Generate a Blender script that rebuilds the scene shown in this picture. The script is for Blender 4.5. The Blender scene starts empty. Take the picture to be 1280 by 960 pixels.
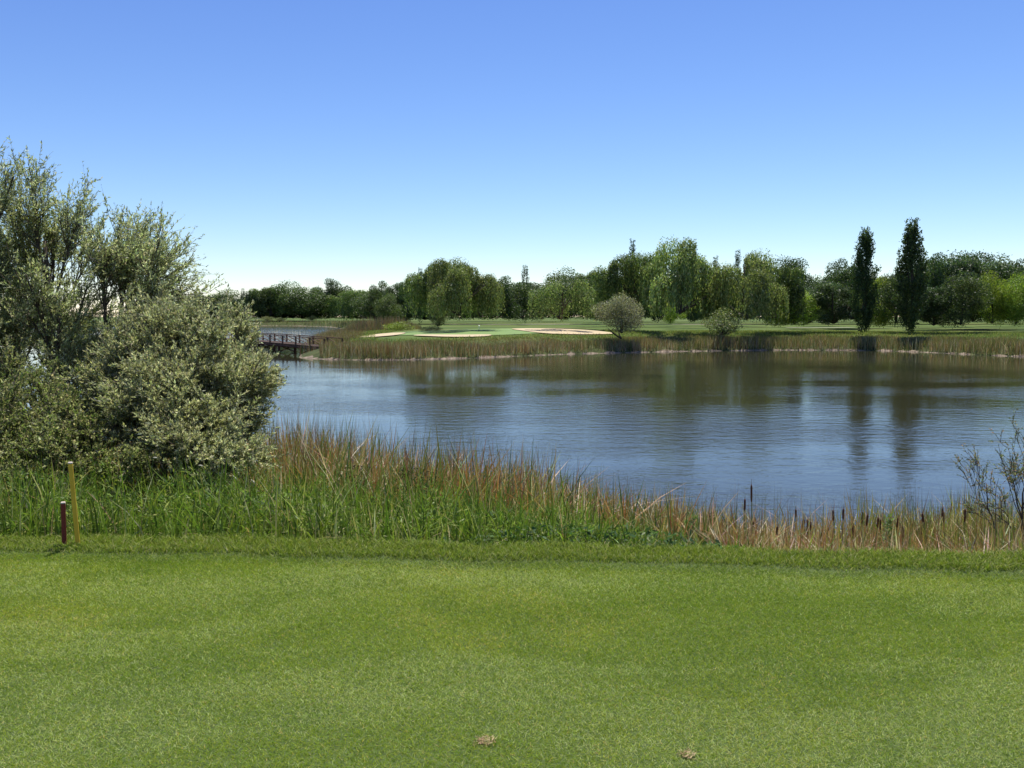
import bpy, math, random
import numpy as np
PI = math.pi
sc = bpy.context.scene
COL = sc.collection
R = np.random.RandomState

# ------------------------------------------------------------------ camera frame, used only to lay the place out in metres
F, HOR, CAMZ = 1108.0, 396.0, 3.3          # focal length in photo px, horizon row, eye height over the water
def X(px, Y): return (px - 640.0) / F * Y
def Z(py, Y): return CAMZ - (py - HOR) * Y / F

# ------------------------------------------------------------------ small helpers
def smooth(t):
    t = np.clip(t, 0, 1); return t * t * (3 - 2 * t)
_tab = R(7).rand(256, 256)
def noise2(x, y, s=1.0, o=0):
    """value noise in 0..1"""
    x = np.asarray(x, float) / s + 13.7 + o * 7.31; y = np.asarray(y, float) / s + 91.3 + o * 3.77
    xi = np.floor(x).astype(int); yi = np.floor(y).astype(int)
    u = smooth(x - xi); v = smooth(y - yi)
    g = lambda a, b: _tab[a % 256, b % 256]
    return (g(xi, yi) * (1 - u) + g(xi + 1, yi) * u) * (1 - v) + (g(xi, yi + 1) * (1 - u) + g(xi + 1, yi + 1) * u) * v
def fbm(x, y, s, o=0):
    return .55 * noise2(x, y, s, o) + .3 * noise2(x, y, s * .45, o + 1) + .15 * noise2(x, y, s * .2, o + 2)

def mesh(name, verts, groups, col=None, mat=None, smoothf=False):
    """groups: list of int arrays (M,k)"""
    me = bpy.data.meshes.new(name)
    verts = np.asarray(verts, np.float32)
    groups = [np.asarray(g, np.int32) for g in groups if len(g)]
    tot = np.concatenate([np.full(len(g), g.shape[1], np.int32) for g in groups])
    loops = np.concatenate([g.ravel() for g in groups])
    me.vertices.add(len(verts)); me.vertices.foreach_set('co', verts.ravel())
    me.loops.add(len(loops)); me.loops.foreach_set('vertex_index', loops)
    me.polygons.add(len(tot))
    st = np.zeros(len(tot), np.int32); st[1:] = np.cumsum(tot)[:-1]
    me.polygons.foreach_set('loop_start', st); me.polygons.foreach_set('loop_total', tot)
    me.polygons.foreach_set('use_smooth', np.full(len(tot), smoothf, bool))
    me.update(calc_edges=True)
    if col is not None:
        c = np.ones((len(verts), 4), np.float32); c[:, :3] = col
        a = me.color_attributes.new('col', 'FLOAT_COLOR', 'POINT'); a.data.foreach_set('color', c.ravel())
    if mat: me.materials.append(mat)
    return me

class G:
    """collects geometry for one mesh"""
    def __init__(s): s.v = []; s.g = []; s.c = []; s.n = 0
    def add(s, v, gs, c=(1, 1, 1)):
        v = np.asarray(v, float).reshape(-1, 3); s.v.append(v)
        for g in gs: s.g.append(np.asarray(g, int) + s.n)
        s.c.append(np.broadcast_to(np.asarray(c, float), v.shape) if np.ndim(c) < 2 else c); s.n += len(v)
    def mesh(s, name, mat=None, smoothf=False):
        by = {}
        for g in s.g: by.setdefault(g.shape[1], []).append(g)
        return mesh(name, np.concatenate(s.v), [np.concatenate(x) for x in by.values()], np.concatenate(s.c), mat, smoothf)
    def obj(s, name, mat=None, parent=None, smoothf=False): return link(name, s.mesh(name, mat, smoothf), parent)
    def tube(s, P, rad, n=6, c=(1, 1, 1), cap=True):
        P = np.asarray(P, float); m = len(P); rad = np.broadcast_to(np.asarray(rad, float), (m,))
        T = np.gradient(P, axis=0); T /= np.linalg.norm(T, axis=1)[:, None] + 1e-9
        up = np.array([0, 0, 1.]) if abs(T[0, 2]) < .9 else np.array([1., 0, 0])
        A = np.cross(T, up); A /= np.linalg.norm(A, axis=1)[:, None] + 1e-9; B = np.cross(T, A)
        a = np.arange(n) / n * 2 * PI
        V = P[:, None] + rad[:, None, None] * (np.cos(a)[None, :, None] * A[:, None] + np.sin(a)[None, :, None] * B[:, None])
        i = np.arange(m - 1)[:, None] * n; j = np.arange(n)[None]; k = (j + 1) % n
        q = np.stack([i + j, i + k, i + n + k, i + n + j], -1).reshape(-1, 4)
        gs = [q]
        if cap and n >= 3: gs += [np.arange(n)[None, ::-1], (np.arange(n) + (m - 1) * n)[None]]
        s.add(V, gs, c)
    def box(s, c, d, rz=0, ry=0, col=(1, 1, 1)):
        v = np.array([[x, y, z] for x in (-.5, .5) for y in (-.5, .5) for z in (-.5, .5)]) * np.array(d)
        v = rot(v, rz, ry) + np.array(c)
        s.add(v, [[[0, 1, 3, 2], [4, 6, 7, 5], [0, 4, 5, 1], [2, 3, 7, 6], [0, 2, 6, 4], [1, 5, 7, 3]]], col)
def rot(v, rz=0, ry=0):
    c, s_ = math.cos(ry), math.sin(ry); v = v @ np.array([[c, 0, -s_], [0, 1, 0], [s_, 0, c]])
    c, s_ = math.cos(rz), math.sin(rz); return v @ np.array([[c, s_, 0], [-s_, c, 0], [0, 0, 1]])

def link(name, data, parent=None, loc=None):
    o = bpy.data.objects.new(name, data); COL.objects.link(o)
    if parent: o.parent = parent
    if loc is not None: o.location = loc
    return o
def thing(name, label, cat, loc=(0, 0, 0), rz=0, group=None):
    o = link(name, None, None, loc); o.rotation_euler.z = rz; o.empty_display_size = .2
    return tag(o, label, cat, group)
def tag(o, label=None, cat=None, group=None, kind=None):
    if label: o['label'] = label
    if cat: o['category'] = cat
    if group: o['group'] = group
    if kind: o['kind'] = kind
    return o

# ------------------------------------------------------------------ materials
def newmat(name):
    m = bpy.data.materials.new(name); m.use_nodes = True; nt = m.node_tree; nt.nodes.clear()
    return m, nt, nt.nodes, nt.links
def leafmat(name, trans=.35, rough=.5, spec=.3, vary=.12, tboost=1.25, tb3=(1, 1.05, .6)):
    m, nt, N, L = newmat(name)
    at = N.new('ShaderNodeAttribute'); at.attribute_name = 'col'
    oi = N.new('ShaderNodeObjectInfo')
    mr = N.new('ShaderNodeMapRange'); mr.inputs['To Min'].default_value = 1 - vary * 1.6; mr.inputs['To Max'].default_value = 1 + vary * 1.6
    L.new(oi.outputs['Random'], mr.inputs['Value'])
    hs = N.new('ShaderNodeHueSaturation'); L.new(at.outputs['Color'], hs.inputs['Color']); L.new(mr.outputs[0], hs.inputs['Value'])
    mh = N.new('ShaderNodeMapRange'); mh.inputs['To Min'].default_value = .5 - vary * .13; mh.inputs['To Max'].default_value = .5 + vary * .1
    fr = N.new('ShaderNodeMath'); fr.operation = 'FRACT'; mu = N.new('ShaderNodeMath'); mu.operation = 'MULTIPLY'; mu.inputs[1].default_value = 7.13
    L.new(oi.outputs['Random'], mu.inputs[0]); L.new(mu.outputs[0], fr.inputs[0]); L.new(fr.outputs[0], mh.inputs['Value']); L.new(mh.outputs[0], hs.inputs['Hue'])
    p = N.new('ShaderNodeBsdfPrincipled'); p.inputs['Roughness'].default_value = rough; p.inputs['Specular IOR Level'].default_value = spec
    L.new(hs.outputs[0], p.inputs['Base Color'])
    t = N.new('ShaderNodeBsdfTranslucent')
    tb = N.new('ShaderNodeMix'); tb.data_type = 'RGBA'; tb.blend_type = 'MULTIPLY'; tb.inputs[0].default_value = 1
    tb.inputs[7].default_value = (tboost * tb3[0], tboost * tb3[1], tboost * tb3[2], 1); L.new(hs.outputs[0], tb.inputs[6]); L.new(tb.outputs[2], t.inputs['Color'])
    mx = N.new('ShaderNodeMixShader'); mx.inputs[0].default_value = trans
    L.new(p.outputs[0], mx.inputs[1]); L.new(t.outputs[0], mx.inputs[2])
    o = N.new('ShaderNodeOutputMaterial'); L.new(mx.outputs[0], o.inputs[0])
    return m
def surfmat(name, c1, c2, scale=5, rough=.8, bump=0., detail=6, spec=.3, stretch=(1, 1, 1), coord='Object'):
    m, nt, N, L = newmat(name)
    tc = N.new('ShaderNodeTexCoord'); mp = N.new('ShaderNodeMapping'); mp.inputs['Scale'].default_value = stretch
    L.new(tc.outputs[coord], mp.inputs[0])
    n = N.new('ShaderNodeTexNoise'); n.inputs['Scale'].default_value = scale; n.inputs['Detail'].default_value = detail; n.inputs['Roughness'].default_value = .65
    L.new(mp.outputs[0], n.inputs['Vector'])
    r = N.new('ShaderNodeValToRGB'); r.color_ramp.elements[0].position = .3; r.color_ramp.elements[1].position = .7
    r.color_ramp.elements[0].color = (*c1, 1); r.color_ramp.elements[1].color = (*c2, 1)
    L.new(n.outputs['Fac'], r.inputs[0])
    p = N.new('ShaderNodeBsdfPrincipled'); p.inputs['Roughness'].default_value = rough; p.inputs['Specular IOR Level'].default_value = spec
    L.new(r.outputs[0], p.inputs['Base Color'])
    if bump:
        b = N.new('ShaderNodeBump'); b.inputs['Strength'].default_value = bump; b.inputs['Distance'].default_value = .02
        L.new(n.outputs['Fac'], b.inputs['Height']); L.new(b.outputs[0], p.inputs['Normal'])
    o = N.new('ShaderNodeOutputMaterial'); L.new(p.outputs[0], o.inputs[0])
    return m
M_leaf = leafmat('leaf')
M_silver = leafmat('silver_leaf', trans=.5, rough=.6, spec=.2, vary=.04, tboost=1.4, tb3=(1, 1.02, .75))
M_grass = leafmat('grass_blade', trans=.35, rough=.6, spec=.12, vary=0, tboost=1.35)
M_reed = leafmat('reed_blade', trans=.3, rough=.5, spec=.4, vary=0, tboost=1.15)
M_bark = surfmat('bark', (.035, .028, .02), (.10, .08, .06), 6, .9, .5, stretch=(1, 1, .25))
M_twig = surfmat('twig_bark', (.07, .055, .04), (.13, .10, .07), 8, .8, 0)
M_sand = surfmat('bunker_sand', (.42, .335, .20), (.52, .42, .26), 1.2, .9, .3)
M_green = surfmat('putting_green', (.12, .20, .045), (.155, .24, .06), .25, .75, .1)
M_path = surfmat('path_gravel', (.35, .31, .25), (.45, .40, .33), 1.5, .9, .2)
M_wood = surfmat('bridge_wood', (.075, .038, .022), (.16, .085, .05), 3, .75, .4, stretch=(1, 1, .4))
M_deck = surfmat('deck_wood', (.06, .035, .022), (.13, .08, .05), 4, .8, .4)
M_redpaint = surfmat('maroon_paint', (.12, .012, .008), (.20, .022, .015), 14, .5, .2, spec=.4)
M_yelpaint = surfmat('yellow_paint', (.60, .36, .02), (.74, .47, .04), 10, .55, .2, spec=.4, stretch=(1, 1, .3))
M_pale = surfmat('weathered_top', (.55, .45, .36), (.7, .6, .5), 20, .8)
M_white = surfmat('white_paint', (.75, .75, .72), (.82, .82, .8), 10, .5)
M_vcol = leafmat('dry_matter', trans=.1, rough=.8, spec=.2, vary=0)

# ------------------------------------------------------------------ lake outline (metres, water level z = 0)
near_x = np.array([-200, -60, -40, -20, -13, -8, -4, -1.5, 0, 1.3, 2.3, 3.5, 6, 10, 20, 40, 60, 75.])
near_y = np.array([45, 32, 26, 20, 17.6, 16.4, 15.2, 14.2, 13.4, 12.5, 11.8, 11.5, 11.5, 11.7, 12.5, 15, 20, 28.])
def nshore(x): return np.interp(x, near_x, near_y) + .35 * np.sin(np.asarray(x) * 1.3) * .6
def far(px, py, base=0.):  Y = CAMZ * F / (py - HOR); return (X(px, Y), Y)
NX = np.linspace(-200, 75, 220)
lake = [(x, float(nshore(x))) for x in NX]
lake += [(84, 45), (70, 62), (56, 69)]
far_pts = [far(1280, 446.0), far(1220, 443.5), far(1160, 440.5), far(1110, 438.6), far(1050, 437.8), far(980, 437.6), far(900, 438.6), far(850, 439.3),
           far(800, 440.6), far(740, 441.8), far(700, 443), far(650, 445), far(600, 447.4), far(550, 448.8), far(500, 450), far(450, 450), far(408, 449.4)]
lake += far_pts
lake += [(-17.2, 71.5), (-18.6, 78), (-20.5, 90), (-23, 104), (-25.5, 120), (-28.5, 150), (-34, 185), (-42, 225), (-58, 285), (-76, 318), (-110, 330), (-150, 326), (-200, 300)]
LK = np.array(lake)
isl = np.array([(-49 + 9.5 * math.cos(a) * (1 + .1 * math.sin(3 * a)), 106 + 4.5 * math.sin(a)) for a in np.arange(24) / 24 * 2 * PI])
def inside(P, x, y):
    r = np.zeros(np.shape(x), bool); n = len(P)
    for i in range(n):
        x1, y1 = P[i]; x2, y2 = P[(i + 1) % n]
        if y1 == y2: continue
        c = ((y1 > y) != (y2 > y)) & (x < (x2 - x1) * (y - y1) / (y2 - y1) + x1)
        r ^= c
    return r
def segdist(P, x, y):
    d = np.full(np.shape(x), 1e9); n = len(P)
    for i in range(n):
        ax, ay = P[i]; bx, by = P[(i + 1) % n]; vx, vy = bx - ax, by - ay
        t = np.clip(((x - ax) * vx + (y - ay) * vy) / (vx * vx + vy * vy + 1e-9), 0, 1)
        d = np.minimum(d, np.hypot(x - ax - t * vx, y - ay - t * vy))
    return d
def lakedist(x, y):
    """signed distance to the water's edge, positive on land"""
    d = segdist(LK, x, y); w = inside(LK, x, y)
    di = segdist(isl, x, y); wi = inside(isl, x, y)
    land = ~w | wi
    return np.where(land, np.where(wi, di, d), -np.minimum(d, di))
def edgeY(x):                        # where the mown tee stops and the bank drops
    x = np.asarray(x, float); return 6.29 - .078 * x + .03 * np.sin(x * 2.1) + .02 * np.sin(x * 5.3)
def height(x, y, d=None):
    x = np.asarray(x, float); y = np.asarray(y, float)
    if d is None: d = lakedist(x, y)
    ns = nshore(np.clip(x, -200, 75)); e = edgeY(np.clip(x, -12, 12))
    t = np.clip((ns - y) / (ns - e), 0, 1)
    nearz = 1.6 * t ** 1.45
    nearz = np.where(x > 40, np.minimum(nearz, 1.6 * (1 - np.exp(-np.maximum(d, 0) / 4))), nearz)
    farz = 1.62 * (1 - np.exp(-np.maximum(d, 0) / 3.4)) + .12 * (fbm(x, y, 22, 5) - .5) * smooth(d / 12)
    farz += .35 * np.exp(-((x - 1) ** 2 / 90 + (y - 95) ** 2 / 200))
    farz += 1.4 * smooth((y - 372) / 240)
    isnear = (y < ns + .01) & (y < 46)
    z = np.where(isnear, nearz, farz)
    return np.where(d < 0, -np.minimum(1.4, -d * .4) - .02, z)
def H(x, y): return float(height(np.array([x]), np.array([y]))[0])

# terrain sheet
ya = np.concatenate([np.linspace(-60, 1.5, 12), np.linspace(2, 20, 91)[0:], np.geomspace(20.5, 62, 24), np.linspace(63, 132, 116), np.geomspace(133, 330, 60), np.geomspace(345, 3000, 14)])
ux = np.linspace(-1, 1, 341); xa = np.sign(ux) * (60 * np.abs(ux) + 2400 * np.abs(ux) ** 7)
gx, gy = np.meshgrid(xa, ya)
gz = height(gx.ravel(), gy.ravel()).reshape(gx.shape)
ny, nx = gx.shape
ii = (np.arange(ny - 1)[:, None] * nx + np.arange(nx - 1)[None]).ravel()
tq = np.stack([ii, ii + 1, ii + nx + 1, ii + nx], -1)
M_ground, nt, N, L = newmat('ground')
geo = N.new('ShaderNodeNewGeometry'); sep = N.new('ShaderNodeSeparateXYZ'); L.new(geo.outputs['Position'], sep.inputs[0])
def nz(scale, det=6):
    n = N.new('ShaderNodeTexNoise'); n.inputs['Scale'].default_value = scale; n.inputs['Detail'].default_value = det; L.new(geo.outputs['Position'], n.inputs['Vector']); return n
def ramp(src, stops):
    r = N.new('ShaderNodeValToRGB'); e = r.color_ramp.elements
    e[0].position = stops[0][0]; e[0].color = (*stops[0][1], 1); e[1].position = stops[-1][0]; e[1].color = (*stops[-1][1], 1)
    for p_, c_ in stops[1:-1]: q = e.new(p_); q.color = (*c_, 1)
    L.new(src, r.inputs[0]); return r
farg = ramp(nz(.06, 8).outputs['Fac'], [(.32, (.055, .09, .018)), (.5, (.078, .118, .022)), (.68, (.13, .14, .04))])
soil = ramp(nz(1.4, 8).outputs['Fac'], [(.3, (.035, .045, .014)), (.6, (.065, .08, .024)), (.8, (.10, .085, .04))])
mud = ramp(nz(3, 6).outputs['Fac'], [(.3, (.12, .09, .06)), (.7, (.34, .27, .20))])
def mr(src, a, b):
    m = N.new('ShaderNodeMapRange'); m.inputs['From Min'].default_value = a; m.inputs['From Max'].default_value = b; L.new(src, m.inputs['Value']); return m.outputs[0]
def mix(f, a, b):
    m = N.new('ShaderNodeMix'); m.data_type = 'RGBA'; L.new(f, m.inputs[0]); L.new(a, m.inputs[6]); L.new(b, m.inputs[7]); return m.outputs[2]
def math0(a, b_):
    m = N.new('ShaderNodeMath'); m.operation = 'MULTIPLY_ADD'; L.new(b_, m.inputs[0]); m.inputs[1].default_value = .75; L.new(a, m.inputs[2])
    q = N.new('ShaderNodeMath'); q.operation = 'SUBTRACT'; L.new(m.outputs[0], q.inputs[0]); q.inputs[1].default_value = .32; return q.outputs[0]
bank = mix(mr(sep.outputs['Z'], .9, 1.35), soil.outputs[0], farg.outputs[0])
shore_ = mix(mr(math0(sep.outputs['Z'], nz(.9).outputs['Fac']), .10, .16), mud.outputs[0], bank)
# the near bank is soil under its plants
nearf = mix(mr(sep.outputs['Y'], 30, 40), soil.outputs[0], shore_)
p = N.new('ShaderNodeBsdfPrincipled'); p.inputs['Roughness'].default_value = .95; p.inputs['Specular IOR Level'].default_value = .15
L.new(nearf, p.inputs['Base Color'])
b = N.new('ShaderNodeBump'); b.inputs['Strength'].default_value = .5; b.inputs['Distance'].default_value = .05; L.new(nz(7, 6).outputs['Fac'], b.inputs['Height']); L.new(b.outputs[0], p.inputs['Normal'])
o = N.new('ShaderNodeOutputMaterial'); L.new(p.outputs[0], o.inputs[0])
g_ = link('ground', mesh('ground', np.stack([gx, gy, gz], -1).reshape(-1, 3), [tq], None, M_ground, True)); tag(g_, kind='structure')

# water sheet
M_water, nt, N, L = newmat('lake_water')
geo = N.new('ShaderNodeNewGeometry'); sep = N.new('ShaderNodeSeparateXYZ'); L.new(geo.outputs['Position'], sep.inputs[0])
def wn(scale, det, st, rough=.55, dist=0):
    mp = N.new('ShaderNodeMapping'); mp.inputs['Scale'].default_value = st; L.new(geo.outputs['Position'], mp.inputs[0])
    n = N.new('ShaderNodeTexNoise'); n.inputs['Scale'].default_value = scale; n.inputs['Detail'].default_value = det; n.inputs['Roughness'].default_value = rough; n.inputs['Distortion'].default_value = dist
    L.new(mp.outputs[0], n.inputs['Vector']); return n.outputs['Fac']
def math_(op, a, b=None):
    m = N.new('ShaderNodeMath'); m.operation = op
    for i, v in enumerate((a, b)):
        if v is None: continue
        if isinstance(v, (int, float)): m.inputs[i].default_value = v
        else: L.new(v, m.inputs[i])
    return m.outputs[0]
calm = mr(wn(.05, 3, (1, 2.2, 1)), .42, .58)                # wind patches
dist_ = math_('ADD', mr(sep.outputs['Y'], 74, 30), math_('MULTIPLY', mr(sep.outputs['Y'], 100, 170), 4.0))                         # sheltered under the far trees
amp = math_('MULTIPLY', math_('ADD', math_('MULTIPLY', calm, .9), .35), math_('ADD', math_('MULTIPLY', dist_, .89), .11))
hgt = math_('ADD', math_('MULTIPLY', wn(1.7, 3, (.8, 1.35, 1), .5, .4), 1.0), math_('MULTIPLY', wn(6.5, 3, (.85, 1.4, 1), .6, .3), .34))
b = N.new('ShaderNodeBump'); b.inputs['Distance'].default_value = .023; L.new(amp, b.inputs['Strength']); L.new(hgt, b.inputs['Height'])
p = N.new('ShaderNodeBsdfPrincipled'); p.inputs['Base Color'].default_value = (.036, .036, .018, 1); p.inputs['Roughness'].default_value = .04; p.inputs['IOR'].default_value = 1.333
L.new(b.outputs[0], p.inputs['Normal']); o = N.new('ShaderNodeOutputMaterial'); L.new(p.outputs[0], o.inputs[0])
wv = [(-420, 8, 0), (120, 8, 0), (120, 400, 0), (-420, 400, 0)]
w_ = link('water', mesh('water', wv, [[[0, 1, 2, 3]]], None, M_water)); tag(w_, kind='structure')

# ------------------------------------------------------------------ blades
def blades(pos, h, w, lean, col, seg=3, az=None, seed=0, curl=1.0, tipcol=None):
    """curved blades: pos (N,3), h,w,lean (N,), col (N,3)"""
    r = R(seed); n = len(pos)
    az = r.rand(n) * 2 * PI if az is None else az
    fa = r.rand(n) * 2 * PI                                   # facing of the flat side
    dx, dy = np.cos(az), np.sin(az); fx, fy = np.cos(fa), np.sin(fa)
    V = []; C = []
    for k in range(seg + 1):
        t = k / seg
        cx = pos[:, 0] + dx * lean * h * t ** (1.6 * curl); cy = pos[:, 1] + dy * lean * h * t ** (1.6 * curl)
        cz = pos[:, 2] + h * (t - .32 * np.minimum(lean, 1.6) * t * t)
        cc = col if tipcol is None else col * (1 - t ** 1.5) + tipcol * t ** 1.5
        if k < seg:
            ww = w * (1 - .55 * t) * .5
            V.append(np.stack([cx - fx * ww, cy - fy * ww, cz], -1)); V.append(np.stack([cx + fx * ww, cy + fy * ww, cz], -1)); C += [cc, cc]
        else: V.append(np.stack([cx, cy, cz], -1)); C.append(cc)
    K = 2 * seg + 1
    V = np.stack(V, 1).reshape(-1, 3); C = np.stack(C, 1).reshape(-1, 3)
    base = np.arange(n)[:, None] * K
    q = [base + np.array([[2 * k, 2 * k + 1, 2 * k + 3, 2 * k + 2]]) for k in range(seg - 1)]
    t_ = base + np.array([[2 * seg - 2, 2 * seg - 1, 2 * seg]])
    return V, ([np.concatenate(q)] if q else []) + [t_], C
def pal(n, cols, wts, seed, jit=.12):
    r = R(seed); cols = np.array(cols); wts = np.array(wts, float)
    if wts.ndim == 1: idx = r.choice(len(cols), n, p=wts / wts.sum())
    else:
        cw = np.cumsum(wts / wts.sum(1)[:, None], 1); idx = (r.rand(n)[:, None] > cw).sum(1).clip(0, len(cols) - 1)
    return cols[idx] * (1 + jit * r.randn(n, 1)) .clip(.5, 1.6) * (1 + jit * .4 * r.randn(n, 3)).clip(.7, 1.3)
def scatter(n, x0, x1, y0, y1, seed, keep):
    r = R(seed); x = x0 + (x1 - x0) * r.rand(n); y = y0 + (y1 - y0) * r.rand(n); k = keep(x, y, r.rand(n)); return x[k], y[k]

# ---- the tee: closely mown turf
lx, ly = np.meshgrid(np.linspace(-9, 9, 91), np.linspace(-6, 1, 22))
FR = .38                                                   # width of the longer fringe at the far edge
def lawnz(x, y): return 1.6 + .02 * (fbm(x, y, 2.2, 9) - .5) + .03 * smooth((y - edgeY(x) + FR) / .10)
LY = np.linspace(0, 1, 60)
LXs = np.linspace(-14, 14, 141)
GX, T_ = np.meshgrid(LXs, LY); GY = -4 + (edgeY(GX) + .03 + 4) * T_
GZ = lawnz(GX, GY) + .012
GZ[-1] -= .10
ni = (np.arange(59)[:, None] * 141 + np.arange(140)[None]).ravel()
M_turf = surfmat('turf_soil', (.045, .07, .018), (.09, .125, .03), 30, .95, .4)
t_ = link('lawn', mesh('lawn', np.stack([GX, GY, GZ], -1).reshape(-1, 3), [np.stack([ni, ni + 1, ni + 142, ni + 141], -1)], None, M_turf, True)); tag(t_, kind='structure')

FR = .38                                                    # width of the longer fringe at the far edge
def kturf(x, y, u): return (np.abs(x) < .6 * y + .9) & (y < edgeY(x) - FR + .02)
x, y = scatter(1600000, -5.2, 5.2, 2.55, 6.6, 1, kturf)
n = len(x); r = R(2)
sz = .75 + .13 * y
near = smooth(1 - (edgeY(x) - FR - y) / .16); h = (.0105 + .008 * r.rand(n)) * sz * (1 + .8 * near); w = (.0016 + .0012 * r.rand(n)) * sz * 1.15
P1 = fbm(x, y, 1.6, 11); P2 = fbm(x * .5, y * 1.6, 1.0, 21); P3 = fbm(x, y, .35, 31)
pale = smooth((P2 - .47) * 7) * .75 + smooth(1 - np.abs(y - 5.5 - .12 * np.sin(x)) / .5) * .6 * (.3 + noise2(x, y, .8, 3)); lush = .7 * smooth((fbm(x, y * 1.5, .7, 44) - .5) * 6)
yel = smooth((P1 - .5) * 6)
W = np.stack([1.5 - .7 * yel + .8 * lush, .7 + 1.0 * yel - .3 * lush, .22 + 1.5 * pale, .05 + .22 * yel * smooth((P3 - .5) * 8), .3 + 1.1 * lush + .5 * (P3 < .4) + 1.2 * near], -1)  # more dark blades beside the fringe: its shade line, put into the blade colour
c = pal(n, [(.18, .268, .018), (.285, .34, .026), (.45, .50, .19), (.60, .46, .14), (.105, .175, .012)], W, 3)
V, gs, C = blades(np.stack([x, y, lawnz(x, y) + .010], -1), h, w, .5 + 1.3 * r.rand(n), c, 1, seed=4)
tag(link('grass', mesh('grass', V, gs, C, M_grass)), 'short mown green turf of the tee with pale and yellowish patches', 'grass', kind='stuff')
# fringe: longer grass along the edge
def kfr(x, y, u): return (y > edgeY(x) - FR - .03 * noise2(x, y, .1)) & (y < edgeY(x) + .05) & (np.abs(x) < .6 * y + 1.2)
x, y = scatter(230000, -5.8, 5.8, 5.6, 7.2, 5, kfr); n = len(x); r = R(6)
dd = (y - edgeY(x) + FR) / FR
h = (.032 + .046 * r.rand(n)) * (.75 + .6 * noise2(x, y, .5, 8)) * (.8 + .25 * dd); 
foot = smooth(1 - dd / .3) * (.4 + 1.2 * noise2(x, y, .5, 18)); c = pal(n, [(.16, .23, .026), (.235, .285, .042), (.36, .36, .15), (.095, .145, .018)], np.stack([1 + 0 * x, 1 - .5 * np.minimum(foot, 1), .4 + 0 * x, .4 + 1.6 * foot], -1), 7)  # darker mix at the tee side: shaded face of the fringe painted in
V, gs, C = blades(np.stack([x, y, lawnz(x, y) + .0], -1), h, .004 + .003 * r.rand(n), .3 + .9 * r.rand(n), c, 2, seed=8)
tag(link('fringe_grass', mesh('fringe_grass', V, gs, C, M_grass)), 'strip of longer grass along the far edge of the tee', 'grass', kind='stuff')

# two divots with dry clippings
def divot(px, py, rr, seed, label, dark):
    Y = 1.69 / math.tan(math.atan((py - 480) / F) + math.atan((480 - HOR) / F)); x0 = X(px, Y * .997 + .128); r = R(seed)
    t = thing('divot', label, 'divot', (x0, Y, 1.61))
    g = G(); a = np.arange(20) / 20 * 2 * PI; rad = rr * (.75 + .35 * r.rand(20))
    v = [(0, 0, .006)] + [(rad[i] * math.cos(a[i]), rad[i] * math.sin(a[i]) * 1.2, .010) for i in range(20)]
    g.add(v, [[[0, i + 1, (i + 1) % 20 + 1] for i in range(20)]], (.10, .06, .035) if dark else (.30, .20, .11)); g.obj('bare_soil', M_vcol, t)
    n = 260; q = np.stack([r.randn(n) * rr * .75, r.randn(n) * rr * .8, .012 + .010 * r.rand(n)], -1)
    c = pal(n, [(.44, .35, .18), (.28, .19, .09), (.14, .10, .045), (.16, .22, .03)], [1, .9, 1.2, 1], seed)
    V, gs, C = blades(q, .005 + .009 * r.rand(n), .0025 + .003 * r.rand(n), 1.0 + r.rand(n), c, 2, seed=seed)
    V[:, 2] = .008 + (V[:, 2] - .008) * .45; link('dry_clippings', mesh('dry_clippings', V, gs, C, M_vcol), t)
divot(606, 929, .026, 11, 'pale tan divot scar in the mown turf near the bottom middle', False)
divot(860, 947, .020, 12, 'small dark brown divot scar in the turf, the one further right', True)

# ---- near bank plants
CG = [(.12, .195, .026), (.20, .27, .042), (.06, .10, .018), (.36, .36, .17), (.45, .34, .17)]
def strand(name, label, n, keep, hfun, wfun, cols, wfunc, seed, lean=(.1, .5), seg=3, mat=None, box=(-10, 9, 6.7, 19), tip=None, cat='reeds', bentf=0.):
    x, y = scatter(n, *box, seed, keep); n = len(x); r = R(seed + 1)
    z = height(x, y); z = np.maximum(z, -.05)
    h = hfun(x, y, r); w = wfun(n, r); bent = (r.rand(n) < bentf); h = np.where(bent, h * (.45 + .45 * r.rand(n)), h)
    c = pal(n, cols, wfunc(x, y, r), seed + 2, .16)
    tc = None if tip is None else c * .35 + np.array(tip) * .65
    V, gs, C = blades(np.stack([x, y, z], -1), h, w, np.where(bent, .9 + 1.1 * r.rand(n), lean[0] + (lean[1] - lean[0]) * r.rand(n) ** 2.2), c, seg, seed=seed + 3, tipcol=tc)
    o = link(name, mesh(name, V, gs, C, mat or M_reed)); tag(o, label, cat, kind='stuff'); return o
Hx = lambda x: np.interp(x, [-9, -5, -3.3, -1.5, 0, 1.3, 2.0, 2.8, 9], [1.6, 1.65, 1.62, 1.5, 1.33, 1.05, .82, .55, .55])
gd = lambda x, y: (nshore(x) - y) / (nshore(x) - edgeY(x))     # 1 at the tee, 0 at the water
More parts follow.
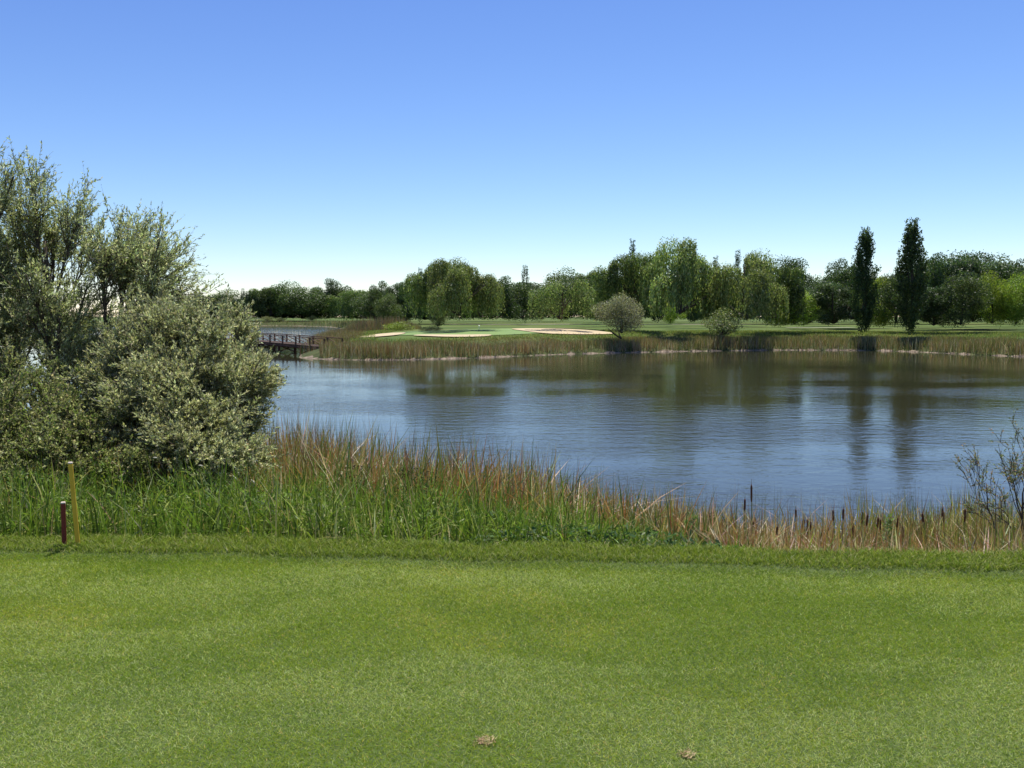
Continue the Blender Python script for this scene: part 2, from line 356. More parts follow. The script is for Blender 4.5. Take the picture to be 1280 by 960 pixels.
# brown and rust reeds in the middle, outer half of the bank
def k1(x, y, u):
    t = gd(x, y) + .14 * (noise2(x, y, .8, 2) - .5); lim = np.interp(x, [-9, -2, 1, 1.9, 2.5], [.50, .54, .60, .68, .70])
    dens = .25 + .75 * noise2(x, y, .35, 4)
    return (t < lim) & (t > -.06) & (x < 2.15 + .4 * noise2(x, y, .5)) & (u < dens)
strand('reeds', 'dense rust and tan reeds along the near shore in the middle', 160000, k1,
       lambda x, y, r: Hx(x) * (.55 + .5 * r.rand(len(x))) * (.86 + .28 * noise2(x, y, .7, 6)), lambda n, r: .011 + .014 * r.rand(n),
       [(.46, .31, .15), (.34, .17, .075), (.25, .23, .07), (.12, .18, .04), (.70, .57, .37)],
       lambda x, y, r: np.stack([.9 + 0 * x, .9 + .8 * (noise2(x, y, 1.2, 7) > .5), .9 + 0 * x, .35 + 1.2 * smooth((gd(x, y) - .2) * 3), .38 + 0 * x], -1), 20, (.08, 1.0), 4, bentf=.35)
# thin dark tips standing out over the water
strand('reed_tips', 'thin upright blue green reed blades at the water side of the rust reeds', 9000, lambda x, y, u: (gd(x, y) < .16) & (gd(x, y) > -.08) & (x < 2.4),
       lambda x, y, r: Hx(x) * (.95 + .32 * r.rand(len(x))), lambda n, r: .006 + .005 * r.rand(n), [(.10, .13, .06), (.16, .18, .08), (.24, .17, .10)],
       lambda x, y, r: np.ones((len(x), 3)), 30, (.03, .3), 4)
# green stems in front of them
def k2(x, y, u):
    t = gd(x, y) + .16 * (noise2(x, y, .7, 12) - .5); return (t > .30) & (y > edgeY(x) + .06) & (x < 2.1) & (u < .35 + .65 * noise2(x, y, .3, 14))
strand('tall_green_grass', 'tall green grass and sedge on the bank below the rust reeds', 170000, k2,
       lambda x, y, r: (np.interp(x, [-10, -3.2, -2, 0, 1.2, 2.1], [.80, .86, .95, .80, .5, .34]) * np.interp(gd(x, y), [.4, .8, .93, 1], [1.1, .95, .62, .42]) * (.7 + .6 * noise2(x, y, .45, 13))) * (.5 + .62 * r.rand(len(x))),
       lambda n, r: .006 + .012 * r.rand(n) ** 1.5, CG,
       lambda x, y, r: np.stack([1.3 + 0 * x, .9 + .6 * noise2(x, y, 1., 15), .7 + 0 * x, .30 + .35 * (noise2(x, y, .5, 16) > .6), .10 + .2 * (noise2(x, y, .6, 17) > .62)], -1), 40, (.1, .95), 3, M_grass, cat='grass', bentf=.3)
# sparse low reeds in front of the open water on the right
def k3(x, y, u):
    t = gd(x, y); cl = noise2(x, y, .45, 22); side = smooth((x - 4.4) / .8)
    dens = np.interp(x, [1.9, 2.3, 3.2, 4.2, 4.6, 5.2, 8], [.95, .75, .4, .34, .8, .95, .95]) * (.25 + 1.1 * cl)
    return (x > 1.85) & (t < .80) & (t > -.03) & (u < dens)
strand('sparse_reeds', 'sparse low reeds with rust and yellow leaves before the open water', 420000, k3,
       lambda x, y, r: (.50 + .42 * r.rand(len(x)) ** 1.5) * (.82 + .4 * noise2(x, y, .3, 23)) * np.interp(y, [7.4, 9, 11.5], [.5, .85, 1.15]), lambda n, r: .008 + .012 * r.rand(n),
       [(.46, .33, .16), (.33, .18, .085), (.31, .32, .07), (.13, .19, .04), (.68, .56, .38)],
       lambda x, y, r: np.stack([.8 + 0 * x, .8 + .8 * (noise2(x, y, .5, 24) > .5), .55 + 1.2 * smooth((x - 4) / .7), .4 + .7 * smooth((x - 4) / .7), .45 + 0 * x], -1), 50, (.06, .9), 4, bentf=.3)
# thin grey stems sticking out above them
strand('thin_stems', 'hair thin grey green stems standing above the sparse reeds', 9000, lambda x, y, u: (x > 2.0) & (gd(x, y) < .4) & (gd(x, y) > 0),
       lambda x, y, r: .85 + .45 * r.rand(len(x)), lambda n, r: .004 + .003 * r.rand(n), [(.11, .12, .06), (.20, .15, .11)], lambda x, y, r: np.ones((len(x), 2)), 56, (.02, .4), 4)
# short litter of dead leaves in the foot of the reeds
strand('dead_leaf_litter', 'bent dead leaves lying in the foot of the sparse reeds', 42000, lambda x, y, u: (x > 1.9) & (gd(x, y) < .82) & (gd(x, y) > .0),
       lambda x, y, r: .25 + .25 * r.rand(len(x)), lambda n, r: .008 + .010 * r.rand(n), [(.55, .42, .26), (.28, .12, .06), (.16, .14, .05)], lambda x, y, r: np.ones((len(x), 3)), 60, (.5, 1.6), 3)

# leafy weeds at the tee edge
def leafcards(P, L_, W_, seed, D=None, up=.5, twist=1.0):
    """diamond leaves: centre base P, length, width; direction D or random"""
    r = R(seed); n = len(P)
    if D is None:
        D = r.randn(n, 3); D[:, 2] = np.abs(D[:, 2]) * up
    D = D / (np.linalg.norm(D, axis=1)[:, None] + 1e-9)
    S = np.cross(D, r.randn(n, 3)); S /= np.linalg.norm(S, axis=1)[:, None] + 1e-9
    L_ = np.asarray(L_)[:, None]; W_ = np.asarray(W_)[:, None]
    V = np.stack([P, P + D * L_ * .45 - S * W_ * .5, P + D * L_, P + D * L_ * .45 + S * W_ * .5], 1).reshape(-1, 3)
    return V, np.arange(4 * n).reshape(-1, 4)
def kw(x, y, u): return (y > edgeY(x) + .02) & (y < edgeY(x) + 1.3 + .4 * noise2(x, y, .4)) & (u < .3 + noise2(x, y, .4, 33))
x, y = scatter(7000, -.6, 2.1, 6.7, 8.4, 70, kw); n = len(x); r = R(71)
P = np.stack([x, y, height(x, y) + r.rand(n) * np.interp(x, [-.6, .2, 1.3, 2.1], [.10, .26, .22, .08])], -1)
c = pal(n, [(.07, .13, .045), (.10, .165, .06), (.24, .28, .16), (.04, .08, .025)], [1, .8, .15, .6], 72, .15)
V, q = leafcards(P, .035 + .04 * r.rand(n), .014 + .014 * r.rand(n), 73)
tag(link('weeds', mesh('weeds', V, [q], np.repeat(c, 4, 0), M_grass)), 'low leafy blue green weeds at the tee edge in the middle', 'weeds', kind='stuff')

def kh(x, y, u): t = gd(x, y); return (t > .42) & (t < 1.0) & (x < 1.9) & (u < .15 + 1.1 * (noise2(x, y, .3, 61) > .5))
x, y = scatter(190000, -10, 2, 6.8, 14, 75, kh); n = len(x); r = R(76)
zz = r.rand(n) ** .7; P = np.stack([x, y, height(x, y) + zz * np.interp(x, [-10, -3.2, -2, 0, 1.2, 2.1], [.62, .66, .66, .52, .34, .2]) * np.interp(gd(x, y), [.4, .8, .93, 1], [1.1, .85, .55, .35]) * (.55 + .9 * noise2(x, y, .45, 13))], -1)
c = pal(n, [(.14, .215, .035), (.21, .28, .06), (.32, .36, .16), (.07, .115, .022)], [1, .9, .4, .8], 77, .18)
V, q = leafcards(P, .03 + .045 * r.rand(n), .008 + .010 * r.rand(n), 78, up=1.3)
tag(link('herbs', mesh('herbs', V, [q], np.repeat(c, 4, 0), M_grass)), 'leafy green herbs mixed into the tall grass of the bank', 'herbs', kind='stuff')

# cattails with brown spikes among the sparse reeds
Rc = R(90)
def cattail(x, y, h, sp, label, group=None):
    t = thing('cattail', label, 'cattail', (x, y, max(0, H(x, y)) - .02), Rc.rand() * 6, group)
    lean = Rc.randn() * .05; g = G()
    P = np.array([(lean * s * s * h, 0, s * h) for s in (0, .35, .7, 1)]); g.tube(P, [.006, .005, .004, .0035], 5, (.22, .24, .10)); g.obj('stem', M_reed, t)
    g = G(); top = P[-1]; d = np.array([lean * 1.3, 0, 1.]) * sp
    g.tube([top - d * .1, top, top + d * .12, top + d * .85, top + d], [.004, .009, .0115, .011, .004], 7, (.15, .065, .035)); g.obj('spike', M_vcol, t, True)
    g = G(); g.tube([top + d, top + d * 1.35], [.003, .0015], 4, (.3, .22, .12)); g.obj('spike_tip', M_reed, t)
    for k in range(Rc.randint(2, 4)):
        V, gs, C = blades(np.array([[.01 * k, 0, 0]]), np.array([h * (.6 + .4 * Rc.rand())]), np.array([.010]), np.array([.05 + .2 * Rc.rand()]), pal(1, [(.40, .27, .13), (.28, .14, .07), (.15, .18, .05)], [1, 1, 1], Rc.randint(9999)), 5, seed=Rc.randint(9999))
        link('leaf', mesh('leaf', V, gs, C, M_reed), t)
cat_px = [(945, 1.0, .18, 9.6, 'tallest cattail with a long dark spike standing clear against the blue water'), (1004, .70, .16, 9.8, 'dark spiked cattail just left of the reddish one'),
          (1016, .70, .15, 9.9, 'reddish brown cattail beside the dark spiked one'), (1214, .80, .14, 10, 'rightmost of the cattails, standing close beside the bare shrub')]
for px, hh, sp, Y, lb in cat_px: cattail(X(px, Y), Y, hh - .06, sp, lb)
for i in range(36):
    px = 858 + 340 * (i + .7 * Rc.rand()) / 36; Y = 9.4 + 1.6 * Rc.rand()
    cattail(X(px, Y), Y, .46 + .36 * Rc.rand(), .09 + .06 * Rc.rand(), 'slim brown cattail of middling height among the sparse reeds on the right', 'cattails among the sparse reeds')

# ---- branching shrubs and trees seen close up
def bez(a, b, c, n): t = np.linspace(0, 1, n)[:, None]; return (1 - t) ** 2 * a + 2 * t * (1 - t) * b + t * t * c
def nearest(P, Q): return ((P - Q[None]) ** 2).sum(1)
def grow(base, tips, cen, nlimb, nsub, seed, r0, twig_len, twigs, lpt, leafL, leafW, cols, wts, names, parent, upb=.35, leafmat_=None, hang=0., thin=1.0, keep_leaf=1.0, dry=None):
    """base (k,3) stem feet, tips (N,3) ends of shoots inside the crown"""
    r = R(seed); gb = G(); N_ = len(tips)
    def kmeans(P, k):
        C_ = P[r.choice(len(P), k, replace=False)]
        for _ in range(6):
            a = np.argmin(((P[:, None] - C_[None]) ** 2).sum(-1), 1)
            C_ = np.array([P[a == j].mean(0) if (a == j).any() else C_[j] for j in range(k)])
        return C_, np.argmin(((P[:, None] - C_[None]) ** 2).sum(-1), 1)
    LC, la = kmeans(tips, nlimb)
    TP = []; TD = []
    for j in range(nlimb):
        mem = tips[la == j]
        if len(mem) < 2: continue
        bs = base[np.argmin(((base[:, :2] - LC[j][:2]) ** 2).sum(1))] + r.randn(3) * [.06, .06, 0]
        end = LC[j] * .9 + bs * .1
        mid = bs * .5 + end * .5 + np.array([0, 0, .18 * np.linalg.norm(end - bs)]) * r.rand() + r.randn(3) * .08
        limb = bez(bs, mid, end, 10) + np.cumsum(r.randn(10, 3) * .018, 0) * np.linspace(0, 1, 10)[:, None]
        rl = np.linspace(r0, r0 * .38, 10) * (.7 + .5 * r.rand()); gb.tube(limb, rl, 6)
        k = max(1, min(nsub, len(mem) // 3)); SC, sa = kmeans(mem, k)
        for m in range(k):
            mm = mem[sa == m]
            if not len(mm): continue
            e = SC[m]; i = min(9, max(2, int(np.argmin(nearest(limb, e)) * (.55 + .3 * r.rand())))); s0 = limb[i]
            sub = bez(s0, s0 * .5 + e * .5 + np.array([0, 0, .1]) * r.randn() + r.randn(3) * .05, e, 7) + np.cumsum(r.randn(7, 3) * .014, 0) * np.linspace(0, 1, 7)[:, None]
            gb.tube(sub, np.linspace(rl[i] * .55, rl[i] * .2, 7), 5)
            for tpt in mm:
                i2 = min(6, max(1, int(np.argmin(nearest(sub, tpt)) * (.5 + .5 * r.rand())))); s1 = sub[i2]
                br = bez(s1, s1 * .5 + tpt * .5 + r.randn(3) * .05, tpt, 5); gb.tube(br, np.linspace(rl[i] * .2, .0035, 5) * thin, 3, cap=False)
                dv = tpt - s1; L0 = np.linalg.norm(dv) + 1e-6; dv /= L0
                ou = tpt - cen; ou /= np.linalg.norm(ou) + 1e-6
                for _ in range(twigs):
                    t0 = r.rand() ** .6; TP.append(s1 + (tpt - s1) * t0)
                    d = dv * .5 + ou * .55 + r.randn(3) * .42; d[2] += upb - hang; TD.append(d / np.linalg.norm(d))
    TP = np.array(TP); TD = np.array(TD); nt_ = len(TP); TL = twig_len * (.5 + .8 * r.rand(nt_))
    gb.obj(names[0], M_twig, parent, True)
    # twigs as slim ribbons crossed with their leaves
    E = TP + TD * TL[:, None]; E[:, 2] -= (.12 + hang) * TL
    M1 = (TP + E) / 2; M1[:, 2] += .06 * TL
    S = np.cross(TD, r.randn(nt_, 3)); S /= np.linalg.norm(S, axis=1)[:, None]
    wv_ = .0028
    Vt = np.stack([TP - S * wv_, TP + S * wv_, M1 - S * wv_ * .8, M1 + S * wv_ * .8, E - S * .0008, E + S * .0008], 1).reshape(-1, 3)
    b6 = np.arange(nt_)[:, None] * 6
    link('twigs', mesh('twigs', Vt, [np.concatenate([b6 + [[0, 1, 3, 2]], b6 + [[2, 3, 5, 4]]])], np.full((len(Vt), 3), .1), M_twig), parent)
    nl = nt_ * lpt; ti = np.repeat(np.arange(nt_), lpt); t = r.rand(nl) ** .8
    P = (1 - t)[:, None] ** 2 * TP[ti] + 2 * (t * (1 - t))[:, None] * M1[ti] + (t * t)[:, None] * E[ti]
    D = TD[ti] * .75 + r.randn(nl, 3) * .5; D[:, 2] += .1 - hang
    LL = leafL * (.55 + .75 * r.rand(nl)) * (1 - .35 * t); V, q = leafcards(P, LL, LL * leafW, seed + 5, D)
    tone = np.repeat((1 + .16 * r.randn(nt_)).clip(.6, 1.45), lpt)[:, None]
    c = pal(nl, cols, wts, seed + 6, .14) * tone
    if dry is not None: c = dry(P, c)
    link(names[1], mesh(names[1], V, [q], np.repeat(c, 4, 0), leafmat_ or M_silver), parent)
def blobtips(blobs, n, seed, shell=.55, gap=.0, gs=.5):
    r = R(seed); out = []; w = np.array([b[3] * b[4] * b[5] for b in blobs]) ** .8; w /= w.sum()
    while len(out) < n:
        b = blobs[r.choice(len(blobs), p=w)]; d = r.randn(3); d /= np.linalg.norm(d); rad = shell + (1.02 - shell) * r.rand() ** .7
        if r.rand() < .16: rad = 1.0 + .30 * r.rand()
        p = np.array(b[:3]) + d * rad * np.array(b[3:6])
        if gap and noise2(p[0] + 30, p[2] * 1.1 + p[1] * .7, gs, 41) < gap: continue
        out.append(p)
    return np.array(out)
SIL = [(.33, .35, .18), (.41, .425, .26), (.24, .265, .115), (.51, .515, .36), (.15, .17, .06)]
def pz(px, py, Y): return (X(px, Y), Y, Z(py, Y))
def bl(px, py, Y, rx, ry, rz): return (*pz(px, py, Y), rx, ry, rz)
# big willow behind: trunk left of the frame, spreading crown
def tree_dry(P, c):
    k = ((P[:, 0] < -6.9) & (P[:, 2] > 2.6) & (P[:, 2] < 5.2) & (noise2(P[:, 0], P[:, 2] + P[:, 1], .6, 3) > .45))[:, None]
    return np.where(k, c * np.array([1.35, 1.0, .6]), c)
t = thing('willow_tree', 'large airy silver leaved willow rising at the left edge of the photo', 'willow', (-8.6, 14.2, .6))
Yb = 14.0
blobs = [bl(0, 285, Yb, 1.2, 1.4, 1.05), bl(-70, 270, Yb, 1.4, 1.6, 1.3), bl(75, 262, Yb, .62, .9, .60), bl(95, 330, Yb, 1.0, 1.2, .75), bl(20, 380, Yb, 1.4, 1.4, 1.0),
         bl(140, 300, Yb, .62, .8, .50), bl(125, 360, Yb, .9, .9, .7), bl(50, 310, Yb, .9, 1, .6), bl(180, 300, Yb, .50, .7, .46), bl(180, 345, 13.6, .78, .8, .75), bl(222, 330, 13.6, .42, .6, .62), bl(60, 455, 13.6, 1.7, 1.3, .9), bl(150, 400, 13.6, .9, 1, .8), bl(-90, 400, Yb, 1.6, 1.5, 1.6), bl(18, 222, Yb, .60, .8, .38)]
blobs = [(b[0] + 8.6, b[1] - 14.2, b[2] - .6, *b[3:]) for b in blobs]
tips = blobtips(blobs, 1700, 101, .30, .35, .42)
grow(np.array([(.6, 0, 0), (.2, .3, 0), (-.2, -.2, 0), (1.5, -.3, 0)]), tips, np.array([.3, 0, 1.5]), 17, 8, 102, .075, .40, 7, 17, .078, .25,
     [(.32, .36, .19), (.42, .45, .28), (.23, .27, .11), (.54, .56, .41), (.14, .17, .06)], [1.1, .9, .9, .22, .55], ('trunk', 'crown'), t, upb=.22, dry=tree_dry)
# rounder silver bush in front of it, reaching over the water
t = thing('willow_bush', 'dense rounded silver green willow bush leaning over the water at left', 'bush', (-3.9, 10.3, .9))
Yb = 10.2
blobs = [bl(222, 395, 11.0, .44, .5, .34), bl(205, 425, 10.8, .60, .7, .45), bl(262, 440, 10.6, .62, .7, .50), bl(290, 485, 10.3, .38, .6, .45), bl(165, 470, 10.5, .5, .6, .45), bl(215, 480, 10.0, .62, .6, .42),
         bl(270, 500, 9.8, .5, .6, .45), bl(302, 500, 10, .30, .5, .40), bl(190, 520, 9.5, .50, .5, .36), bl(245, 535, 9.3, .50, .45, .36), bl(292, 560, 9.2, .34, .4, .32), bl(215, 565, 8.9, .45, .4, .28), bl(262, 580, 8.8, .30, .35, .24), bl(322, 478, 10.3, .15, .4, .25)]
blobs = [(b[0] + 3.9, b[1] - 10.3, b[2] - .9, *b[3:]) for b in blobs]
tips = blobtips(blobs, 1000, 111, .35, .25, .4)
grow(np.array([(.1, 0, 0), (-.2, .1, 0), (.3, -.1, 0)]), tips, np.array([0, 0, .7]), 13, 7, 112, .032, .24, 9, 24, .056, .32,
     SIL, [1.1, 1.1, .7, .42, .4], ('branches', 'foliage'), t, upb=.15)
# lower bramble-like bush at the far left
t = thing('bramble_bush', 'low broad grey green bush with small round leaves at the left edge', 'bush', (-5.9, 9.8, 1.1))
Yb = 9.8
blobs = [bl(30, 500, 10.2, .9, .6, .42), bl(100, 505, 10.2, .7, .6, .40), bl(-60, 500, 10.2, 1.0, .8, .65), bl(150, 535, 9.6, .45, .5, .35), bl(60, 530, 9.6, .8, .6, .42), bl(0, 550, 9.2, .7, .5, .38), bl(95, 560, 9.1, .6, .45, .34),
         bl(40, 580, 8.7, .6, .4, .28), bl(150, 580, 8.8, .42, .4, .26), bl(-50, 560, 9, .8, .5, .4)]
blobs = [(b[0] + 5.9, b[1] - 9.8, b[2] - 1.1, *b[3:]) for b in blobs]
tips = blobtips(blobs, 760, 121, .4, .22, .35)
grow(np.array([(0, 0, -.2), (.6, 0, -.2), (-.7, 0, -.1), (1.2, -.1, -.2)]), tips, np.array([0, 0, .2]), 14, 6, 122, .022, .22, 7, 18, .048, .48,
     [(.19, .21, .085), (.28, .29, .15), (.13, .16, .05), (.42, .41, .26), (.14, .21, .05)], [1, .9, .9, .3, .5], ('branches', 'foliage'), t, upb=.2)
# bare thin shrub at the right edge
t = thing('thin_shrub', 'sparse shrub with dark bare branches and small leaves at the right edge', 'shrub', (X(1300, 9.6), 9.6, .45))
q0 = np.array([X(1300, 9.6), 9.6, .45]); Yb = 9.6
blobs = [bl(1262, 595, Yb, .32, .4, .34), bl(1300, 580, Yb, .4, .4, .42), bl(1232, 588, Yb, .12, .3, .14), bl(1240, 635, Yb, .24, .3, .12)]
blobs = [(b[0] - q0[0], b[1] - q0[1], b[2] - q0[2], *b[3:]) for b in blobs]
tips = blobtips(blobs, 64, 131, .2); tips = np.concatenate([tips, [np.array(pz(1211, 565, Yb)) - q0, np.array(pz(1225, 575, Yb)) - q0, np.array(pz(1275, 548, Yb)) - q0, np.array(pz(1222, 640, Yb)) - q0]])
grow(np.array([(0, 0, 0), (.05, 0, 0)]), tips, np.array([0, 0, .1]), 5, 5, 132, .014, .17, 5, 11, .032, .42, [(.17, .21, .10), (.30, .26, .14), (.11, .14, .06), (.36, .20, .12)], [1, .6, .6, .25], ('branches', 'foliage'), t, upb=.3)
# pale green willowherb-like shoot on the right
for px, Y, hh, lb in ((1118, 9.4, .80, 'pale green leafy shoot standing up among the reeds right of centre'), (868, 9.2, .66, 'grey green leafy shoot at the right end of the rust reeds')):
    x0 = X(px, Y); z0 = H(x0, Y); t = thing('leafy_weed', lb, 'weed', (x0, Y, z0)); g = G(); r = R(px)
    for k in range(7): g.tube([(r.randn() * .04, r.randn() * .04, 0), (r.randn() * .07, r.randn() * .05, hh * (.5 + .5 * r.rand()))], [.004, .002], 4, (.14, .2, .07))
    g.obj('stems', M_grass, t)
    n = 420; P = np.stack([r.randn(n) * .075, r.randn(n) * .06, hh * r.rand(n)], -1); P[:, :2] *= (1.25 - P[:, 2:3] / hh)
    V, q = leafcards(P, .04 + .03 * r.rand(n), .012 + .006 * r.rand(n), px, up=1.2)
    link('leaves', mesh('leaves', V, [q], np.repeat(pal(n, [(.22, .30, .12), (.15, .22, .07)], [1, 1], px), 4, 0), M_grass), t)
# dark dock plants with rusty seed heads in the reeds
for px, Y, hh, lb in ((506, 9.6, 1.0, 'dark seeded dock plant in the middle of the green sedge'), (530, 9.5, .95, 'dark brown dock stalk, the right one of the close pair'), (440, 9.9, 1.0, 'thin dark dock stalk left of the close pair')):
    x0 = X(px, Y); z0 = H(x0, Y); t = thing('dock_plant', lb, 'weed', (x0, Y, z0)); g = G(); r = R(px + 1)
    for k in range(4): g.tube([(r.randn() * .03, 0, 0), (r.randn() * .10, r.randn() * .06, hh * (.75 + .3 * r.rand()))], [.006, .003], 4, (.12, .06, .03))
    g.obj('stems', M_vcol, t)
    n = 700; P = np.stack([r.randn(n) * .07, r.randn(n) * .06, hh * (.3 + .65 * r.rand(n))], -1)
    V, q = leafcards(P, .012 + .02 * r.rand(n), .010 + .01 * r.rand(n), px)
    link('seed_heads', mesh('seed_heads', V, [q], np.repeat(pal(n, [(.055, .04, .022), (.09, .06, .03), (.04, .06, .02)], [1, .6, .6], px), 4, 0), M_vcol), t)
# pale flower spikes in the grass under the bush
for i, (px, py) in enumerate([(287, 596), (310, 601), (290, 615), (282, 624), (322, 628), (301, 622), (291, 636), (244, 583), (187, 573)]):
    Y = 8.35; x0 = X(px, Y); z1 = Z(py, Y); z0 = H(x0, Y)
    t = thing('flower_spike', 'nodding cream coloured grass flower in the green grass below the willow bush', 'flower', (x0, Y, z0), 0, 'cream flower spikes')
    g = G(); hh = z1 - z0; g.tube([(-.05, 0, 0), (-.02, 0, hh * .6), (0, 0, hh)], [.003, .0025, .002], 4, (.2, .26, .1)); g.obj('stem', M_grass, t)
    g = G(); s_ = -1 if i not in (7, 8) else -.1; g.tube([(0, 0, hh), (.014 , 0, hh + .012 * s_), (.03, 0, hh + .03 * s_), (.045, 0, hh + .05 * s_)], [.002, .007, .007, .002], 6, (.66, .62, .44)); g.obj('flower', M_vcol, t, True)

# ---- the two stakes
def stake(name, label, px, py, Y, w, top_py, lean, mat, tipmat):
    x0 = X(px, Y + .11); z0 = 1.60; h = Z(top_py, Y) - z0 - .01
    t = thing(name, label, 'stake', (x0, Y, z0)); bmv = G()
    a = np.array([(-1, -1), (1, -1), (1, 1), (-1, 1)]) * w / 2; ch = w * .12
    ring = [];
    oc = np.array([(-1, -.7), (-.7, -1), (.7, -1), (1, -.7), (1, .7), (.7, 1), (-.7, 1), (-1, .7)]) * w / 2; oc = rot(np.c_[oc, np.zeros(8)], .35)[:, :2]
    zs = [-.12, .02, h * .5, h - .012, h - .010]
    V = np.concatenate([np.c_[oc[:, 0] + lean * z, oc[:, 1], np.full(8, z)] for z in zs[:4]])
    q = [[k * 8 + j, k * 8 + (j + 1) % 8, k * 8 + 8 + (j + 1) % 8, k * 8 + 8 + j] for k in range(3) for j in range(8)]
    bmv.add(V, [q]); bmv.obj('post', mat, t)
    g = G(); V = np.concatenate([np.c_[oc[:, 0] * s + lean * z, oc[:, 1] * s, np.full(8, z)] for z, s in ((h - .011, 1.01), (h - .003, 1.01), (h, .8))])
    q = [[k * 8 + j, k * 8 + (j + 1) % 8, k * 8 + 8 + (j + 1) % 8, k * 8 + 8 + j] for k in range(2) for j in range(8)]
    g.add(V, [q, [list(range(16, 24))]]); g.obj('post_top', tipmat, t)
stake('red_stake', 'short dark red wooden stake at the edge of the tee', 80.5, 673, 6.38, .030, 628, .01, M_redpaint, M_pale)
stake('yellow_stake', 'tall yellow wooden stake beside the short red one', 98, 673, 6.38, .029, 577, -.055, M_yelpaint, M_pale)

# ------------------------------------------------------------------ far bank: reeds, greens, bunkers
def kfar(x, y, u):
    d = lakedist(x, y); nn = noise2(x, y, 2.2, 51)
    lim = np.interp(x, [-25, -15, 0, 12, 45], [7, 5.5, 5.2, 4.6, 5.0])
    return (d > .05) & (d < lim) & (y > 60) & (u < .30 + .7 * nn) & ~((x < -.217 * y) & (y < 84) & (d > -1) & (u < .7))
def hfar(x, y, r):
    d = lakedist(x, y); zt = np.interp(x, [-25, -14, -5, 5, 20, 45], [1.65, 1.40, 1.22, 1.30, 1.42, 1.5]) + .55 * (noise2(x, y, 2.2, 58) - .5)
    return np.clip(zt - height(x, y, d), .14, 1.5) * (.5 + .65 * r.rand(len(x)))
def hfar_old(x, y, r):
    d = lakedist(x, y); return (1.15 * (.72 + .5 * r.rand(len(x))) * (.8 + .4 * noise2(x, y, 1.8, 52)) * np.interp(d, [0, 3, 6], [1.0, .85, .55])) * np.interp(x, [-16, 0, 30, 45], [1.05, 1.0, .85, 1.05])
def wfar(x, y, r):
    g_ = noise2(x, y, 3.5, 53); d = lakedist(x, y); gr = smooth((x - 5) / 20)
    return np.stack([1. + 0 * x, 1.0 - .5 * gr, .7 + .7 * gr + .7 * (d > 2.), .35 + .9 * smooth((g_ - .45) * 6) + .7 * gr, .25 + .8 * (d < .8)], -1)
strand('far_reeds', 'band of reddish brown reeds along the far shore of the lake', 620000, kfar, hfar, lambda n, r: .02 + .03 * r.rand(n),
       [(.36, .25, .13), (.27, .16, .085), (.23, .22, .075), (.12, .16, .045), (.52, .44, .30)], wfar, 200, (.05, .5), 2, box=(-27, 52, 60, 128))
# reeds on the distant bank at left and on the islet behind the willow
def kd(x, y, u): d = lakedist(x, y); return (d > .1) & (d < 6) & (u < .9)
strand('distant_reeds', 'olive reed fringe on the distant bank at left', 60000, lambda x, y, u: kd(x, y, u) & (y > 150), lambda x, y, r: .9 + .6 * r.rand(len(x)), lambda n, r: .12 + .08 * r.rand(n),
       [(.26, .24, .12), (.16, .19, .06), (.33, .26, .15)], lambda x, y, r: np.ones((len(x), 3)), 210, (.05, .4), 2, box=(-150, -20, 90, 345))
def koff(x, y, u): return (((x + 18.5) / 5.5) ** 2 + ((y - 124) / 8) ** 2 < 1 + .3 * noise2(x, y, 3)) & (lakedist(x, y) > 0)
strand('brown_thicket', 'brown mound of tall reeds behind the left bunker', 9000, koff, lambda x, y, r: (1.5 + .9 * r.rand(len(x))) * np.clip(1.25 - ((x + 18.5) / 5.5) ** 2 - ((y - 124) / 8) ** 2, .3, 1), lambda n, r: .05 + .05 * r.rand(n),
       [(.20, .15, .085), (.15, .15, .06), (.26, .17, .10)], lambda x, y, r: np.ones((len(x), 3)), 215, (.05, .5), 2, box=(-34, -10, 114, 142))

def gridz(x, y):
    i = np.clip(np.searchsorted(xa, x) - 1, 0, nx - 2); j = np.clip(np.searchsorted(ya, y) - 1, 0, ny - 2)
    u = (x - xa[i]) / (xa[i + 1] - xa[i]); v = (y - ya[j]) / (ya[j + 1] - ya[j])
    g4 = (gz[j, i], gz[j, i + 1], gz[j + 1, i], gz[j + 1, i + 1])
    return np.maximum((g4[0] * (1 - u) + g4[1] * u) * (1 - v) + (g4[2] * (1 - u) + g4[3] * u) * v, np.maximum(0, 0))
def sheet(name, pts, mat, dz, sub=10, kind='structure', dish=0.):
    """a patch that follows the terrain: outline px/depth points -> rings"""
    P = np.array(pts, float); n = 72
    # closed smooth outline
    t = np.linspace(0, len(P), n, endpoint=False); i = t.astype(int); f = (t - i)[:, None]
    a, b_, c_, d_ = P[(i - 1) % len(P)], P[i % len(P)], P[(i + 1) % len(P)], P[(i + 2) % len(P)]
    O = .5 * (2 * b_ + (c_ - a) * f + (2 * a - 5 * b_ + 4 * c_ - d_) * f ** 2 + (3 * b_ - a - 3 * c_ + d_) * f ** 3)
    cen = O.mean(0); V = [(*cen, 0)]; rr = np.linspace(0, 1, sub + 1)[1:]
    xs = np.concatenate([[cen[0]]] + [cen[0] + (O[:, 0] - cen[0]) * s for s in rr]); ys = np.concatenate([[cen[1]]] + [cen[1] + (O[:, 1] - cen[1]) * s for s in rr])
    ss = np.concatenate([[0]] + [np.full(n, s) for s in rr])
    zs = gridz(xs, ys) + dz
    tri = [[0, 1 + j, 1 + (j + 1) % n] for j in range(n)]
    q = [[1 + k * n + j, 1 + (k + 1) * n + j, 1 + (k + 1) * n + (j + 1) % n, 1 + k * n + (j + 1) % n] for k in range(sub - 1) for j in range(n)]
    o = link(name, mesh(name, np.c_[xs, ys, zs], [np.array(tri), np.array(q)], None, mat, True)); tag(o, kind=kind); return o
